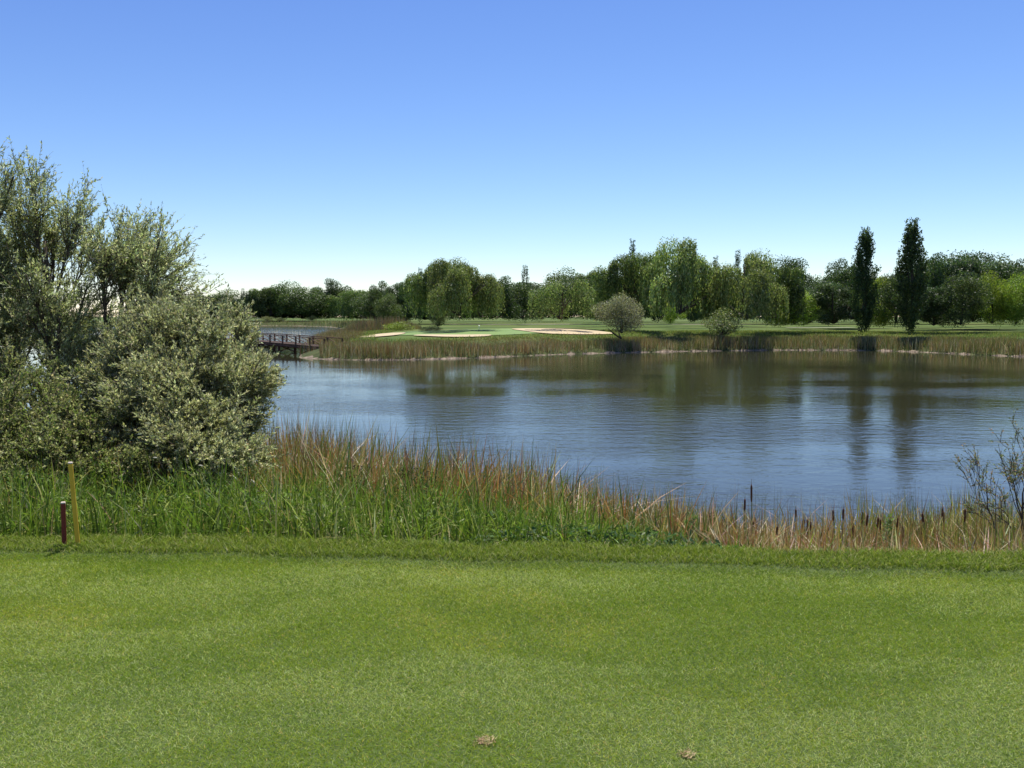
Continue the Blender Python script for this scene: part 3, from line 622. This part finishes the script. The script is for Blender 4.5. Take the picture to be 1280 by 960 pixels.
sheet('putting_green', [(X(482, 84), 84), (X(560, 80.5), 80.5), (X(650, 84), 84), (X(735, 93), 93), (X(700, 104), 104), (X(600, 106), 106), (X(520, 100), 100), (X(488, 92), 92)], M_green, .05)
sheet('sand_bunker', [(X(450, 84), 84), (X(470, 81), 81), (X(497, 83), 83), (X(507, 90), 90), (X(490, 94), 94), (X(458, 90), 90)], M_sand, .10)
sheet('sand_bunker', [(X(520, 78.5), 78.5), (X(560, 78), 78), (X(605, 80), 80), (X(612, 82), 82), (X(570, 81), 81), (X(525, 80.6), 80.6)], M_sand, .10)
sheet('sand_bunker', [(X(640, 92), 92), (X(672, 86), 86), (X(720, 86), 86), (X(766, 89), 89), (X(745, 93), 93), (X(705, 97), 97), (X(660, 96), 96)], M_sand, .10)
sheet('cart_path', [(60, 190), (20, 186), (-10, 188), (-30, 196), (-30, 199), (-8, 192), (20, 190), (60, 194)], M_path, .10)
sheet('cart_path', [(X(990, 128), 128), (X(1060, 130), 130), (X(1060, 132.5), 132.5), (X(990, 130.5), 130.5)], M_path, .10)
# rough grass tufts over the far lawns so that they do not read as a bare sheet
strand('rough_grass', 'rough grass on the far bank behind the reed band', 200000, lambda x, y, u: (lakedist(x, y) > 4.2) & (lakedist(x, y) < 14 + 4 * noise2(x, y, 4)) & ((x > 10) | (lakedist(x, y) < 6.5) | (x < -14)),
       lambda x, y, r: .10 + .16 * r.rand(len(x)), lambda n, r: .03 + .03 * r.rand(n), [(.13, .20, .045), (.20, .24, .07), (.28, .27, .11)], lambda x, y, r: np.ones((len(x), 3)), 220, (.2, .8), 2, M_grass, box=(-27, 56, 70, 128), cat='grass')

mk = thing('marker_post', 'tiny white marker post on the far green beside the big willow', 'marker', (X(599, 97), 97, H(X(599, 97), 97)))
g = G(); g.tube([(0, 0, 0), (0, 0, .32)], .05, 8); g.obj('post', M_white, mk); g = G(); g.tube([(0, 0, .32), (0, 0, .4), (0, 0, .46)], [.09, .11, .04], 8); g.obj('cap', M_white, mk)

# ------------------------------------------------------------------ far trees
def trunk_mesh(name, h, r0, seed, nl=6, spread=.28, fork=.35, lean=0):
    r = R(seed); g = G()
    k = 8; P = np.array([(lean * h * (s ** 1.2) + .02 * h * math.sin(4 * s + seed), .015 * h * math.cos(3 * s + seed), s * h * .8) for s in np.linspace(-.02, 1, k)])
    rad = r0 * np.array([1.45, 1.0, .85, .72, .6, .46, .3, .12]); g.tube(P, rad, 8)
    for i in range(nl):
        a = i / nl * 2 * PI + r.rand(); z = fork + .35 * r.rand(); j = min(k - 2, int(z * (k - 1))); b_ = P[j]
        e = b_ + np.array([math.cos(a) * spread * h, math.sin(a) * spread * h, h * (.18 + .2 * r.rand())])
        g.tube(bez(b_, b_ * .5 + e * .5 + [0, 0, -.03 * h], e, 6), np.linspace(rad[j] * .6, r0 * .08, 6), 6)
    return g.mesh(name, M_bark, True)
def cards(P, size, seed, cols, wts, flat=.0, asp=.6, D=None, tone=None):
    r = R(seed); n = len(P); V, q = leafcards(P, size, size * asp, seed + 777, r.randn(n, 3) if D is None else D)
    c = pal(n, cols, wts, seed + 1, .16) * (1 if tone is None else np.asarray(tone)[:, None])
    return mesh('crown', V, [q], np.repeat(c, 4, 0), M_leaf)
DG = [(.045, .08, .022), (.07, .11, .03), (.03, .055, .018), (.105, .14, .045)]
LG = [(.145, .20, .06), (.22, .275, .09), (.095, .135, .035), (.32, .36, .16)]
YG = [(.20, .30, .035), (.28, .37, .05), (.13, .20, .03), (.34, .41, .07)]
GG = [(.22, .23, .13), (.29, .30, .18), (.15, .16, .08), (.36, .36, .24)]
def round_crown(seed, h=10., rx=3.6, zb=.15, nb=30, n=13500, cols=DG, wts=(1, 1, .7, .35), size=.21, irregular=.25):
    r = R(seed); P = []; TN = []; zc = h * (1 + zb) / 2; rz = h * (1 - zb) / 2
    bs = []
    for i in range(nb):
        d = r.randn(3); d /= np.linalg.norm(d); m = .45 + .4 * r.rand()
        bs.append((d[0] * rx * m * (1 + irregular * r.randn()), d[1] * rx * m, zc + d[2] * rz * m * 1.02, (.26 + .2 * r.rand()) * rx))
    for b_ in bs:
        k = int(n * b_[3] ** 2 / sum(q[3] ** 2 for q in bs)); d = r.randn(k, 3); d /= np.linalg.norm(d, axis=1)[:, None]
        rr = b_[3] * (1 - .5 * r.rand(k) ** 2 + .32 * r.rand(k) * (r.rand(k) > .78)); TN.append(np.full(k, .7 + .62 * r.rand())); P.append(np.array(b_[:3]) + d * rr[:, None] * np.array([1, 1, .8]))
    P = np.concatenate(P); TN = np.concatenate(TN); kk = P[:, 2] > h * zb * .6; P = P[kk]; TN = TN[kk]
    return cards(P, size * (.6 + .8 * r.rand(len(P))), seed, cols, wts, tone=TN)
def weep_crown(seed, h=10., rx=4.2, n=1800, cols=LG, wts=(1, 1, .6, .45), zlow=.17):
    r = R(seed); P = []; Dd = []; S = []; TN = []
    lobes = [(r.randn() * .5, r.randn() * .5, h * .83, rx * .34)]
    for k, a in enumerate(np.arange(15) / 15 * 2 * PI * 1.618 * 3 + r.rand()):
        q = .30 + .62 * ((k + .5) / 15) ** .7; zt = h * (.86 - .38 * q ** 2 + .14 * r.randn() * .6)
        lobes.append((math.cos(a) * rx * q, math.sin(a) * rx * q, min(zt, h * .9), rx * (.15 + .15 * r.rand())))
    for (lx_, ly_, lz, lr) in lobes:
        ns = int(n * (.35 + lr / rx * 2.6) / len(lobes)); tone = .72 + .6 * r.rand()
        for _ in range(ns):
            a = r.rand() * 2 * PI; ph = math.acos(r.rand() ** .8); s0 = np.array([lx_ + lr * math.sin(ph) * math.cos(a), ly_ + lr * math.sin(ph) * math.sin(a), lz + lr * .9 * math.cos(ph)])
            out = np.array([math.cos(a), math.sin(a), 0]) * .22 * r.rand()
            L0 = min((.06 + .50 * r.rand() ** 1.6) * h, max(.3, s0[2] - h * (zlow + .16 * r.rand()))); m = max(3, int(L0 / .22)); t = (np.arange(m) + r.rand(m)) / m
            Q = s0 + out * (t[:, None] ** .6) * L0 * .5; Q[:, 2] = s0[2] - t * L0; Q += r.randn(m, 3) * .06
            P.append(Q); Dd.append(np.stack([r.randn(m) * .25, r.randn(m) * .25, -np.ones(m)], -1)); S.append(.16 + .22 * r.rand(m)); TN.append(np.full(m, tone * (.75 + .5 * r.rand())))
        k = int(ns * 3.0); d = r.randn(k, 3); d /= np.linalg.norm(d, axis=1)[:, None]; d[:, 2] = np.abs(d[:, 2]) * 1.1 - .1
        P.append(np.array([lx_, ly_, lz]) + d * (lr * (.7 + .48 * r.rand(k)))[:, None]); Dd.append(r.randn(k, 3) + [0, 0, .4]); S.append(.12 + .14 * r.rand(k)); TN.append(np.full(k, tone))
    P = np.concatenate(P); me = cards(P, np.concatenate(S), seed, cols, wts, asp=.40, D=np.concatenate(Dd), tone=np.concatenate(TN)); return me
def poplar_crown(seed, h=12., rx=1.35, nb=190, per=75, cols=DG, wts=(1, 1, .9, .3), zb=.03):
    r = R(seed); P = []; Dd = []
    for i in range(nb):
        z0 = h * (zb + (.86 - zb) * (i / nb)); a = r.rand() * 2 * PI
        prof = (min(1, (z0 / h - zb + .10) / .22) * max(.10, 1 - max(0, (z0 / h - .45)) / .62)) * rx * (.75 + .42 * r.rand())
        L0 = h * (.10 + .09 * r.rand()); t = r.rand(per) ** .7
        b0 = np.array([math.cos(a) * prof * .35, math.sin(a) * prof * .35, z0])
        Q = b0 + np.outer(t, np.array([math.cos(a) * prof * .6, math.sin(a) * prof * .6, L0])); Q += r.randn(per, 3) * np.array([.13, .13, .16]) * (.6 + .6 * (1 - t))[:, None] * (rx / 1.3)
        P.append(Q); Dd.append(np.stack([r.randn(per) * .7, r.randn(per) * .7, .6 + np.abs(r.randn(per))], -1))
    P = np.concatenate(P); return cards(P, .11 + .13 * r.rand(len(P)), seed, cols, wts, D=np.concatenate(Dd))
# prototypes: (crown mesh, trunk mesh, half width, height)
PR = {}
def proto(k, crown, trunk):
    n = len(crown.vertices); a = np.empty(n * 3, np.float32); crown.vertices.foreach_get('co', a); a = a.reshape(-1, 3)
    PR[k] = (crown, trunk, np.percentile(np.abs(a[:, 0]), 97.), np.percentile(a[:, 2], 99.75 if k[:4] in ('popl', 'slim', 'weep') else 97.0))
proto('dark1', round_crown(301), trunk_mesh('trunk', 10, .26, 1)); proto('dark2', round_crown(302, irregular=.4, nb=17), trunk_mesh('trunk', 10, .24, 2, lean=.05))
proto('dark3', round_crown(303, rx=3.0, zb=.15, nb=26, cols=[(.05, .085, .03), (.075, .11, .045), (.035, .06, .025), (.11, .14, .07)]), trunk_mesh('trunk', 10, .22, 3))
proto('mid1', round_crown(304, cols=[(.075, .12, .032), (.105, .155, .042), (.05, .085, .024), (.15, .19, .065)]), trunk_mesh('trunk', 10, .24, 4))
proto('yellow1', round_crown(305, rx=3.8, zb=.20, cols=YG), trunk_mesh('trunk', 10, .22, 5)); proto('yellow2', round_crown(306, rx=3.4, zb=.12, cols=YG, nb=28), trunk_mesh('trunk', 10, .2, 6))
proto('weep1', weep_crown(311), trunk_mesh('trunk', 10, .36, 11, spread=.3)); proto('weep2', weep_crown(312, rx=4.0, n=900), trunk_mesh('trunk', 10, .33, 12, spread=.3, lean=-.03))
proto('weep3', weep_crown(313, rx=3.7, cols=[(.105, .16, .042), (.15, .21, .06), (.07, .11, .03), (.22, .27, .10)]), trunk_mesh('trunk', 10, .30, 13, spread=.3)); 
proto('poplar1', poplar_crown(321), trunk_mesh('trunk', 12, .26, 21, nl=3, spread=.05)); proto('poplar2', poplar_crown(322, rx=1.25, nb=200), trunk_mesh('trunk', 12, .28, 22, nl=3, spread=.05))
proto('slim', poplar_crown(323, rx=1.1, nb=80, per=40), trunk_mesh('trunk', 12, .22, 23, nl=3, spread=.05))
proto('silver', round_crown(331, h=5, rx=2.6, zb=.24, nb=34, n=16000, cols=GG, size=.12, irregular=.1), trunk_mesh('trunk', 5, .16, 31, nl=7, spread=.3, fork=.2))
proto('scrub', round_crown(332, h=4, rx=2.4, zb=.2, nb=16, n=3800, cols=[(.14, .17, .065), (.19, .21, .09), (.09, .12, .04), (.26, .25, .14)], size=.17, irregular=.35), trunk_mesh('trunk', 4, .12, 32, nl=7, spread=.32, fork=.15))
proto('mound', round_crown(333, h=2, rx=2.4, zb=0, nb=20, n=3000, cols=YG, size=.15), trunk_mesh('trunk', 2, .06, 33, nl=7, spread=.6, fork=.05))
proto('mound_olive', round_crown(334, h=2, rx=2.4, zb=0, nb=20, n=3000, cols=[(.17, .16, .07), (.22, .20, .10), (.12, .13, .05), (.26, .22, .12)], size=.15), trunk_mesh('trunk', 2, .06, 34, nl=7, spread=.6, fork=.05))
rt = R(400)
def tree(kind, px, top, wpx, Y, label, cat, name='tree', group=None, dz=0.):
    cr, tr, hw, hh = PR[kind]; x0 = X(px, Y); z0 = H(x0, Y) + dz; hgt_ = Z(top, Y) - z0; wid = wpx * (1.25 if kind[:4] in ('dark', 'weep', 'mid1', 'yell') else 1.0) / F * Y / 2
    t = thing(name, label, cat, (x0, Y, z0), rt.rand() * 6.28, group)
    t.scale = (wid / hw, wid / hw, hgt_ / hh)
    link('trunk', tr, t); link('crown', cr, t)
    return t
T = tree
# weeping willows
T('weep1', 572, 324, 74, 90, 'big weeping willow standing at the back of the green, trunk forking low', 'willow', 'weeping_willow')
T('weep3', 553, 329, 58, 98, 'weeping willow closely behind the big one on its left side', 'willow', 'weeping_willow')
T('weep2', 600, 341, 50, 93, 'shorter pale weeping willow closely right of the big one by the green', 'willow', 'weeping_willow')
T('weep2', 702, 349, 60, 92, 'broad low weeping willow on its own right behind the bunker', 'willow', 'weeping_willow')
T('weep3', 790, 318, 64, 100, 'weeping willow left of the tallest one', 'willow', 'weeping_willow')
T('weep1', 849, 302, 82, 93, 'tallest weeping willow, in the middle of the far bank', 'willow', 'weeping_willow')
T('weep2', 880, 326, 50, 96, 'narrow weeping willow closely right of the tallest one', 'willow', 'weeping_willow')
T('weep1', 931, 316, 74, 91, 'broad weeping willow with its trunk near the shore, left of the poplars', 'willow', 'weeping_willow')
T('weep3', 965, 333, 54, 97, 'pale weeping willow joined to the right side of the broad one', 'willow', 'weeping_willow')
T('weep3', 745, 341, 46, 112, 'dull weeping willow half hidden behind the left side of the willow row', 'willow', 'weeping_willow')
# poplars
T('poplar1', 1078, 288, 28, 91, 'shorter of the two tall dark poplars by the lake', 'poplar', 'poplar_tree')
T('poplar2', 1136, 277, 32, 89, 'tallest dark poplar by the lake', 'poplar', 'poplar_tree')
T('slim', 512, 344, 10, 190, 'slim far poplar left of the big willow by the green', 'poplar', 'poplar_tree')
T('slim', 526, 336, 11, 150, 'slim poplar peeping out at the left side of the big willow', 'poplar', 'poplar_tree')
T('slim', 656, 333, 13, 170, 'slim dark poplar rising alone above the trees near the middle', 'poplar', 'poplar_tree')
T('slim', 789, 301, 13, 150, 'pointed dark poplar top above the row of willows', 'poplar', 'poplar_tree')
T('slim', 305, 361, 8, 240, 'slim far poplar in the distant wood at left', 'poplar', 'poplar_tree')
T('slim', 920, 314, 13, 130, 'dark poplar top behind the broad willow', 'poplar', 'poplar_tree')
T('slim', 893, 322, 12, 135, 'small dark poplar top between two willows', 'poplar', 'poplar_tree')
# shore trees and shrubs
T('silver', 776, 374, 56, 83.6, 'round grey green willow tree standing on the far shore', 'tree', 'round_tree')
T('scrub', 903, 389, 50, 88.6, 'low spreading olive tree at the far shore before the willows', 'tree', 'small_tree')
T('scrub', 548, 386, 24, 99, 'small yellowish tree at the foot of the big willow', 'tree', 'small_tree')
T('mound_olive', 540, 408, 26, 97, 'low grey green shrub left of the big willow trunk', 'shrub', 'shrub')
T('mound', 500, 403, 36, 112, 'yellow green rounded shrub behind the left bunker', 'shrub', 'shrub')
T('mound_olive', 470, 408, 40, 122, 'brownish low shrub behind the left bunker', 'shrub', 'shrub')
T('yellow2', 990, 367, 44, 98, 'bright yellow green tree between the pale willow and the poplars', 'tree', 'tree')
T('yellow1', 838, 382, 22, 120, 'little bright green tree behind the tallest willow', 'tree', 'tree')
# right hand trees
for a in [('dark1', 985, 328, 40, 140, 'dark tree behind the bright yellow green one'), ('dark2', 1047, 333, 42, 125, 'dark tree leaning on the left side of the shorter poplar'),
          ('dark3', 1040, 357, 44, 98, 'low round grey green tree left of the shorter poplar'), ('dark3', 1012, 366, 26, 112, 'small dark tree right of the bright yellow green one'),
          ('yellow2', 1103, 352, 34, 104, 'mid green tree between the two tall poplars'), ('dark1', 1120, 346, 40, 96, 'dark tree tucked in at the left of the tallest poplar'),
          ('dark2', 1166, 327, 46, 103, 'dark tree touching the right side of the tallest poplar'), ('dark3', 1165, 362, 38, 93, 'low dark tree right below the tallest poplar'),
          ('dark1', 1208, 322, 60, 118, 'highest dark crown right of the poplars'), ('dark1', 1200, 350, 44, 92, 'dark low forked tree near the shore at right'),
          ('mid1', 1242, 331, 50, 122, 'mid green crown behind the yellow topped trees'), ('dark2', 1275, 333, 50, 120, 'dark crown at the right edge behind the yellow tree'),
          ('yellow1', 1238, 349, 44, 95, 'yellow topped tree, left one of the pair near the right edge'), ('yellow1', 1268, 351, 46, 94, 'yellow topped tree cut by the right edge of the photo'),
          ('mid1', 1310, 340, 60, 96, 'mid green tree just beyond the right edge')]:
    T(*a, 'tree', 'tree', dz=-.5)
for px, tp, w_, Y, lb in ((1062, 338, 44, 118, 'dark tree filling the gap behind the shorter poplar'), (1150, 330, 46, 110, 'dark crown showing just behind the tallest poplar'), (1185, 329, 56, 112, 'dark crown between the tallest poplar and the highest crown at right'), (1225, 334, 56, 110, 'dark crown behind the left yellow topped tree'), (1262, 337, 54, 108, 'dark crown behind the right yellow topped tree')):
    T('dark3' if px % 2 else 'dark1', px, tp, w_, Y, lb, 'tree', 'tree', dz=-.6)
# middle row
for a in [('dark2', 630, 352, 40, 118, 'grey green tree right of the willows by the green'), ('dark1', 652, 358, 42, 125, 'dark round tree below the slim lone poplar'), ('dark1', 676, 362, 36, 130, 'dark tree left behind the lone low willow'),
          ('mid1', 707, 344, 40, 128, 'higher crown directly behind the lone low willow'), ('dark3', 730, 350, 34, 120, 'grey tree behind the right side of the lone low willow'), ('dark1', 750, 350, 44, 105, 'dark tree left of the round shore tree'),
          ('dark2', 478, 357, 30, 180, 'tree in the far wood left of the slim poplar'), ('dark3', 497, 357, 26, 170, 'narrow tree next to the far slim poplar'), ('mid1', 487, 372, 24, 150, 'low rounded tree before the far wood'),
          ('dark2', 524, 348, 34, 140, 'dark tree left behind the big willow')]:
    T(*a, 'tree', 'tree')
# far left wood
for i, (k, px, top, w_px) in enumerate([('mid1', 285, 367, 38), ('dark3', 322, 366, 30), ('weep3', 341, 360, 36), ('mid1', 364, 358, 36), ('mid1', 388, 365, 34), ('dark3', 402, 362, 30), ('dark2', 416, 354, 32), ('weep3', 434, 363, 34), ('weep3', 457, 363, 38), ('mid1', 472, 367, 30), ('dark1', 268, 372, 30), ('dark2', 248, 370, 30)]):
    T(k, px, top, w_px * 1.15, 338 + 10 * rt.rand() - (px > 440) * 90, ('pale drooping tree in the distant wood across the water at left' if k == 'weep3' else 'dark round tree in the distant wood across the water at left'), 'tree', 'tree', 'pale trees of the distant wood' if k == 'weep3' else 'dark trees of the distant wood', dz=-1.0)
# back rows that close the view below the crowns
for row, (Yr, n0, tp) in enumerate(((190, 38, 362), (235, 34, 366), (300, 26, 372))):
    for i in range(n0):
        px = 215 + (1330 - 215) * (i + .5 + .5 * rt.rand()) / n0
        Yt = Yr + 22 * rt.rand()
        if px < 470: Yt = max(Yt, 360 + 20 * rt.rand())
        tpy = tp + (max(0, 374 - tp) if px < 470 else 0) - (6 if 560 < px < 960 else 0) + 7 * rt.rand() - (18 if px > 1060 else 0)
        T(('dark1', 'dark2', 'dark3', 'mid1')[rt.randint(4)], px, tpy, 44 + 16 * rt.rand(), Yt, 'dark tree in the back row of the wood, mostly hidden by nearer trees', 'tree', 'tree', 'back row trees', dz=-.9)
for i in range(14):                                           # scattered park trees whose trunks show on the far lawn
    px = 1000 + 300 * (i + .3 * rt.rand()) / 14; Yt = 118 + 45 * rt.rand()
    T(('dark3', 'mid1', 'dark1')[i % 3], px, 352 + 10 * rt.rand(), 40, Yt, 'dark slender park tree on the lawn behind the poplars', 'tree', 'tree', 'park trees behind the poplars', dz=-.6)
for i in range(10):
    px = 740 + 240 * (i + .3 * rt.rand()) / 10; Yt = 125 + 35 * rt.rand()
    T(('dark3', 'dark2')[i % 2], px, 350 + 10 * rt.rand(), 38, Yt, 'dark park tree on the lawn behind the willow row', 'tree', 'tree', 'park trees behind the willows', dz=-.6)
# small bushes on the distant bank
for px, tp, w_, lb in ((336, 396, 18, 'dark low bush on the distant bank at left'), (352, 397, 16, 'yellowish bush on the distant bank at left'), (390, 395, 14, 'small round bush on the distant bank')):
    T('scrub', px, tp, w_, 331, lb, 'shrub', 'shrub')

# ------------------------------------------------------------------ wooden footbridge
A = np.array([-15.2, 75.5]); B = np.array([-41.0, 107.0]); Ld = np.linalg.norm(B - A); ang = math.atan2(B[1] - A[1], B[0] - A[0])
br = thing('footbridge', 'dark wooden footbridge with low railings and diagonal braces joining the reed bank', 'bridge', (A[0], A[1], 0), ang)
nb_ = 16
def dz(s): return .72 + .15 * math.sin(PI * min(1, s / Ld)) + .2 * (s / Ld)
g = G(); step = .22
for i in range(int(Ld / step)):
    s_ = i * step; g.box((s_ + step / 2, 0, dz(s_)), (step - .03, 1.9, .07))
g.obj('deck', M_deck, br)
for sd in (-.85, .85):
    g = G()
    for i in range(20): a_, b_ = Ld * i / 20, Ld * (i + 1) / 20; g.tube([(a_, sd, dz(a_) - .2), (b_, sd, dz(b_) - .16)], .11, 4)
    g.obj('beam', M_wood, br)
    g = G()
    for i in range(nb_ - 1): a_, b_ = Ld * i / (nb_ - 1), Ld * (i + 1) / (nb_ - 1); g.tube([(a_, sd, dz(a_) + .74), (b_, sd, dz(b_) + .74)], .04, 6)
    g.obj('handrail', M_wood, br)
    for i in range(nb_):
        s_ = Ld * i / (nb_ - 1); g = G(); g.box((s_, sd, dz(s_) + .32), (.12, .11, .84)); g.obj('railing_post', M_wood, br)
        if i < nb_ - 1:
            s2 = Ld * (i + 1) / (nb_ - 1); g = G(); g.tube([(s_ + .05, sd, dz(s_) + .12) if sd < 0 else (s_, sd, dz(s_) + .12), (s2, sd, dz(s2) + .66)], .038, 5); g.obj('diagonal_brace', M_wood, br)
for i in range(1, 9):
    s_ = Ld * i / 9; 
    for sd in (-.8, .8): g = G(); g.tube([(s_, sd, -1.2), (s_, sd, dz(s_) - .1)], .13, 8); g.obj('pile', M_wood, br)
    g = G(); g.tube([(s_, -.8, .05), (s_, .8, dz(s_) - .2)], .06, 5); g.tube([(s_ + .1, .8, .05), (s_ + .1, -.8, dz(s_) - .2)], .06, 5); g.obj('cross_brace', M_wood, br)

# ------------------------------------------------------------------ sun, sky, camera
SUN_EL, SUN_AZ = math.radians(68), math.radians(16)            # azimuth clockwise from +Y (view direction)
sd = np.array([math.sin(SUN_AZ) * math.cos(SUN_EL), math.cos(SUN_AZ) * math.cos(SUN_EL), math.sin(SUN_EL)])
from mathutils import Vector
sl = bpy.data.lights.new('sun', 'SUN'); sl.energy = 4.6; sl.angle = math.radians(.53); sl.color = (1, .955, .88)
so = link('sun', sl); so.rotation_euler = Vector(-sd).to_track_quat('-Z', 'Y').to_euler(); so.location = (0, 0, 40)
w = bpy.data.worlds.new('World'); sc.world = w; w.use_nodes = True; nt = w.node_tree; N = nt.nodes; L = nt.links; N.clear()
sk = N.new('ShaderNodeTexSky'); sk.sky_type = 'NISHITA'; sk.sun_disc = False; sk.sun_elevation = SUN_EL; sk.sun_rotation = SUN_AZ
sk.air_density = 1.0; sk.dust_density = .0; sk.ozone_density = 4.0; sk.altitude = 300
bg = N.new('ShaderNodeBackground'); bg.inputs[1].default_value = .10; 
tn = N.new('ShaderNodeMix'); tn.data_type = 'RGBA'; tn.blend_type = 'MULTIPLY'; tn.inputs[0].default_value = 1; tn.inputs[7].default_value = (.78, .86, 1.14, 1)
L.new(sk.outputs[0], tn.inputs[6]); sp_ = N.new('ShaderNodeSeparateColor'); cb_ = N.new('ShaderNodeCombineColor'); L.new(tn.outputs[2], sp_.inputs[0])
# a clear, contrasty summer sky: red and green fall off faster towards the zenith
for ch, (pw, k) in enumerate(((1.36, 1.62), (1.32, 1.27), (1.0, .86))):
    a_ = N.new('ShaderNodeMath'); a_.operation = 'MULTIPLY'; a_.inputs[1].default_value = .10; L.new(sp_.outputs[ch], a_.inputs[0])
    b_ = N.new('ShaderNodeMath'); b_.operation = 'POWER'; b_.inputs[1].default_value = pw; L.new(a_.outputs[0], b_.inputs[0])
    c_ = N.new('ShaderNodeMath'); c_.operation = 'MULTIPLY'; c_.inputs[1].default_value = k * 10; L.new(b_.outputs[0], c_.inputs[0])
    d_ = N.new('ShaderNodeMath'); d_.operation = 'MINIMUM'; d_.inputs[1].default_value = 12; L.new(c_.outputs[0], d_.inputs[0]); L.new(d_.outputs[0], cb_.inputs[ch])
L.new(cb_.outputs[0], bg.inputs[0])
wo = N.new('ShaderNodeOutputWorld'); L.new(bg.outputs[0], wo.inputs[0])
cd = bpy.data.cameras.new('camera'); cd.sensor_width = 36; cd.lens = 36 * F / 1280; cd.clip_end = 6000; cd.clip_start = .05
co = link('camera', cd); co.location = (0, 0, CAMZ); co.rotation_euler = (PI / 2 - math.atan((480 - HOR) / F), 0, 0); sc.camera = co
vs = sc.view_settings; sc.display_settings.display_device = 'sRGB'; vs.view_transform = 'Standard'; vs.look = 'None'; vs.exposure = .60; vs.gamma = 1; vs.use_curve_mapping = False
sc.cycles.max_bounces = 8; sc.cycles.diffuse_bounces = 3; sc.cycles.transmission_bounces = 4
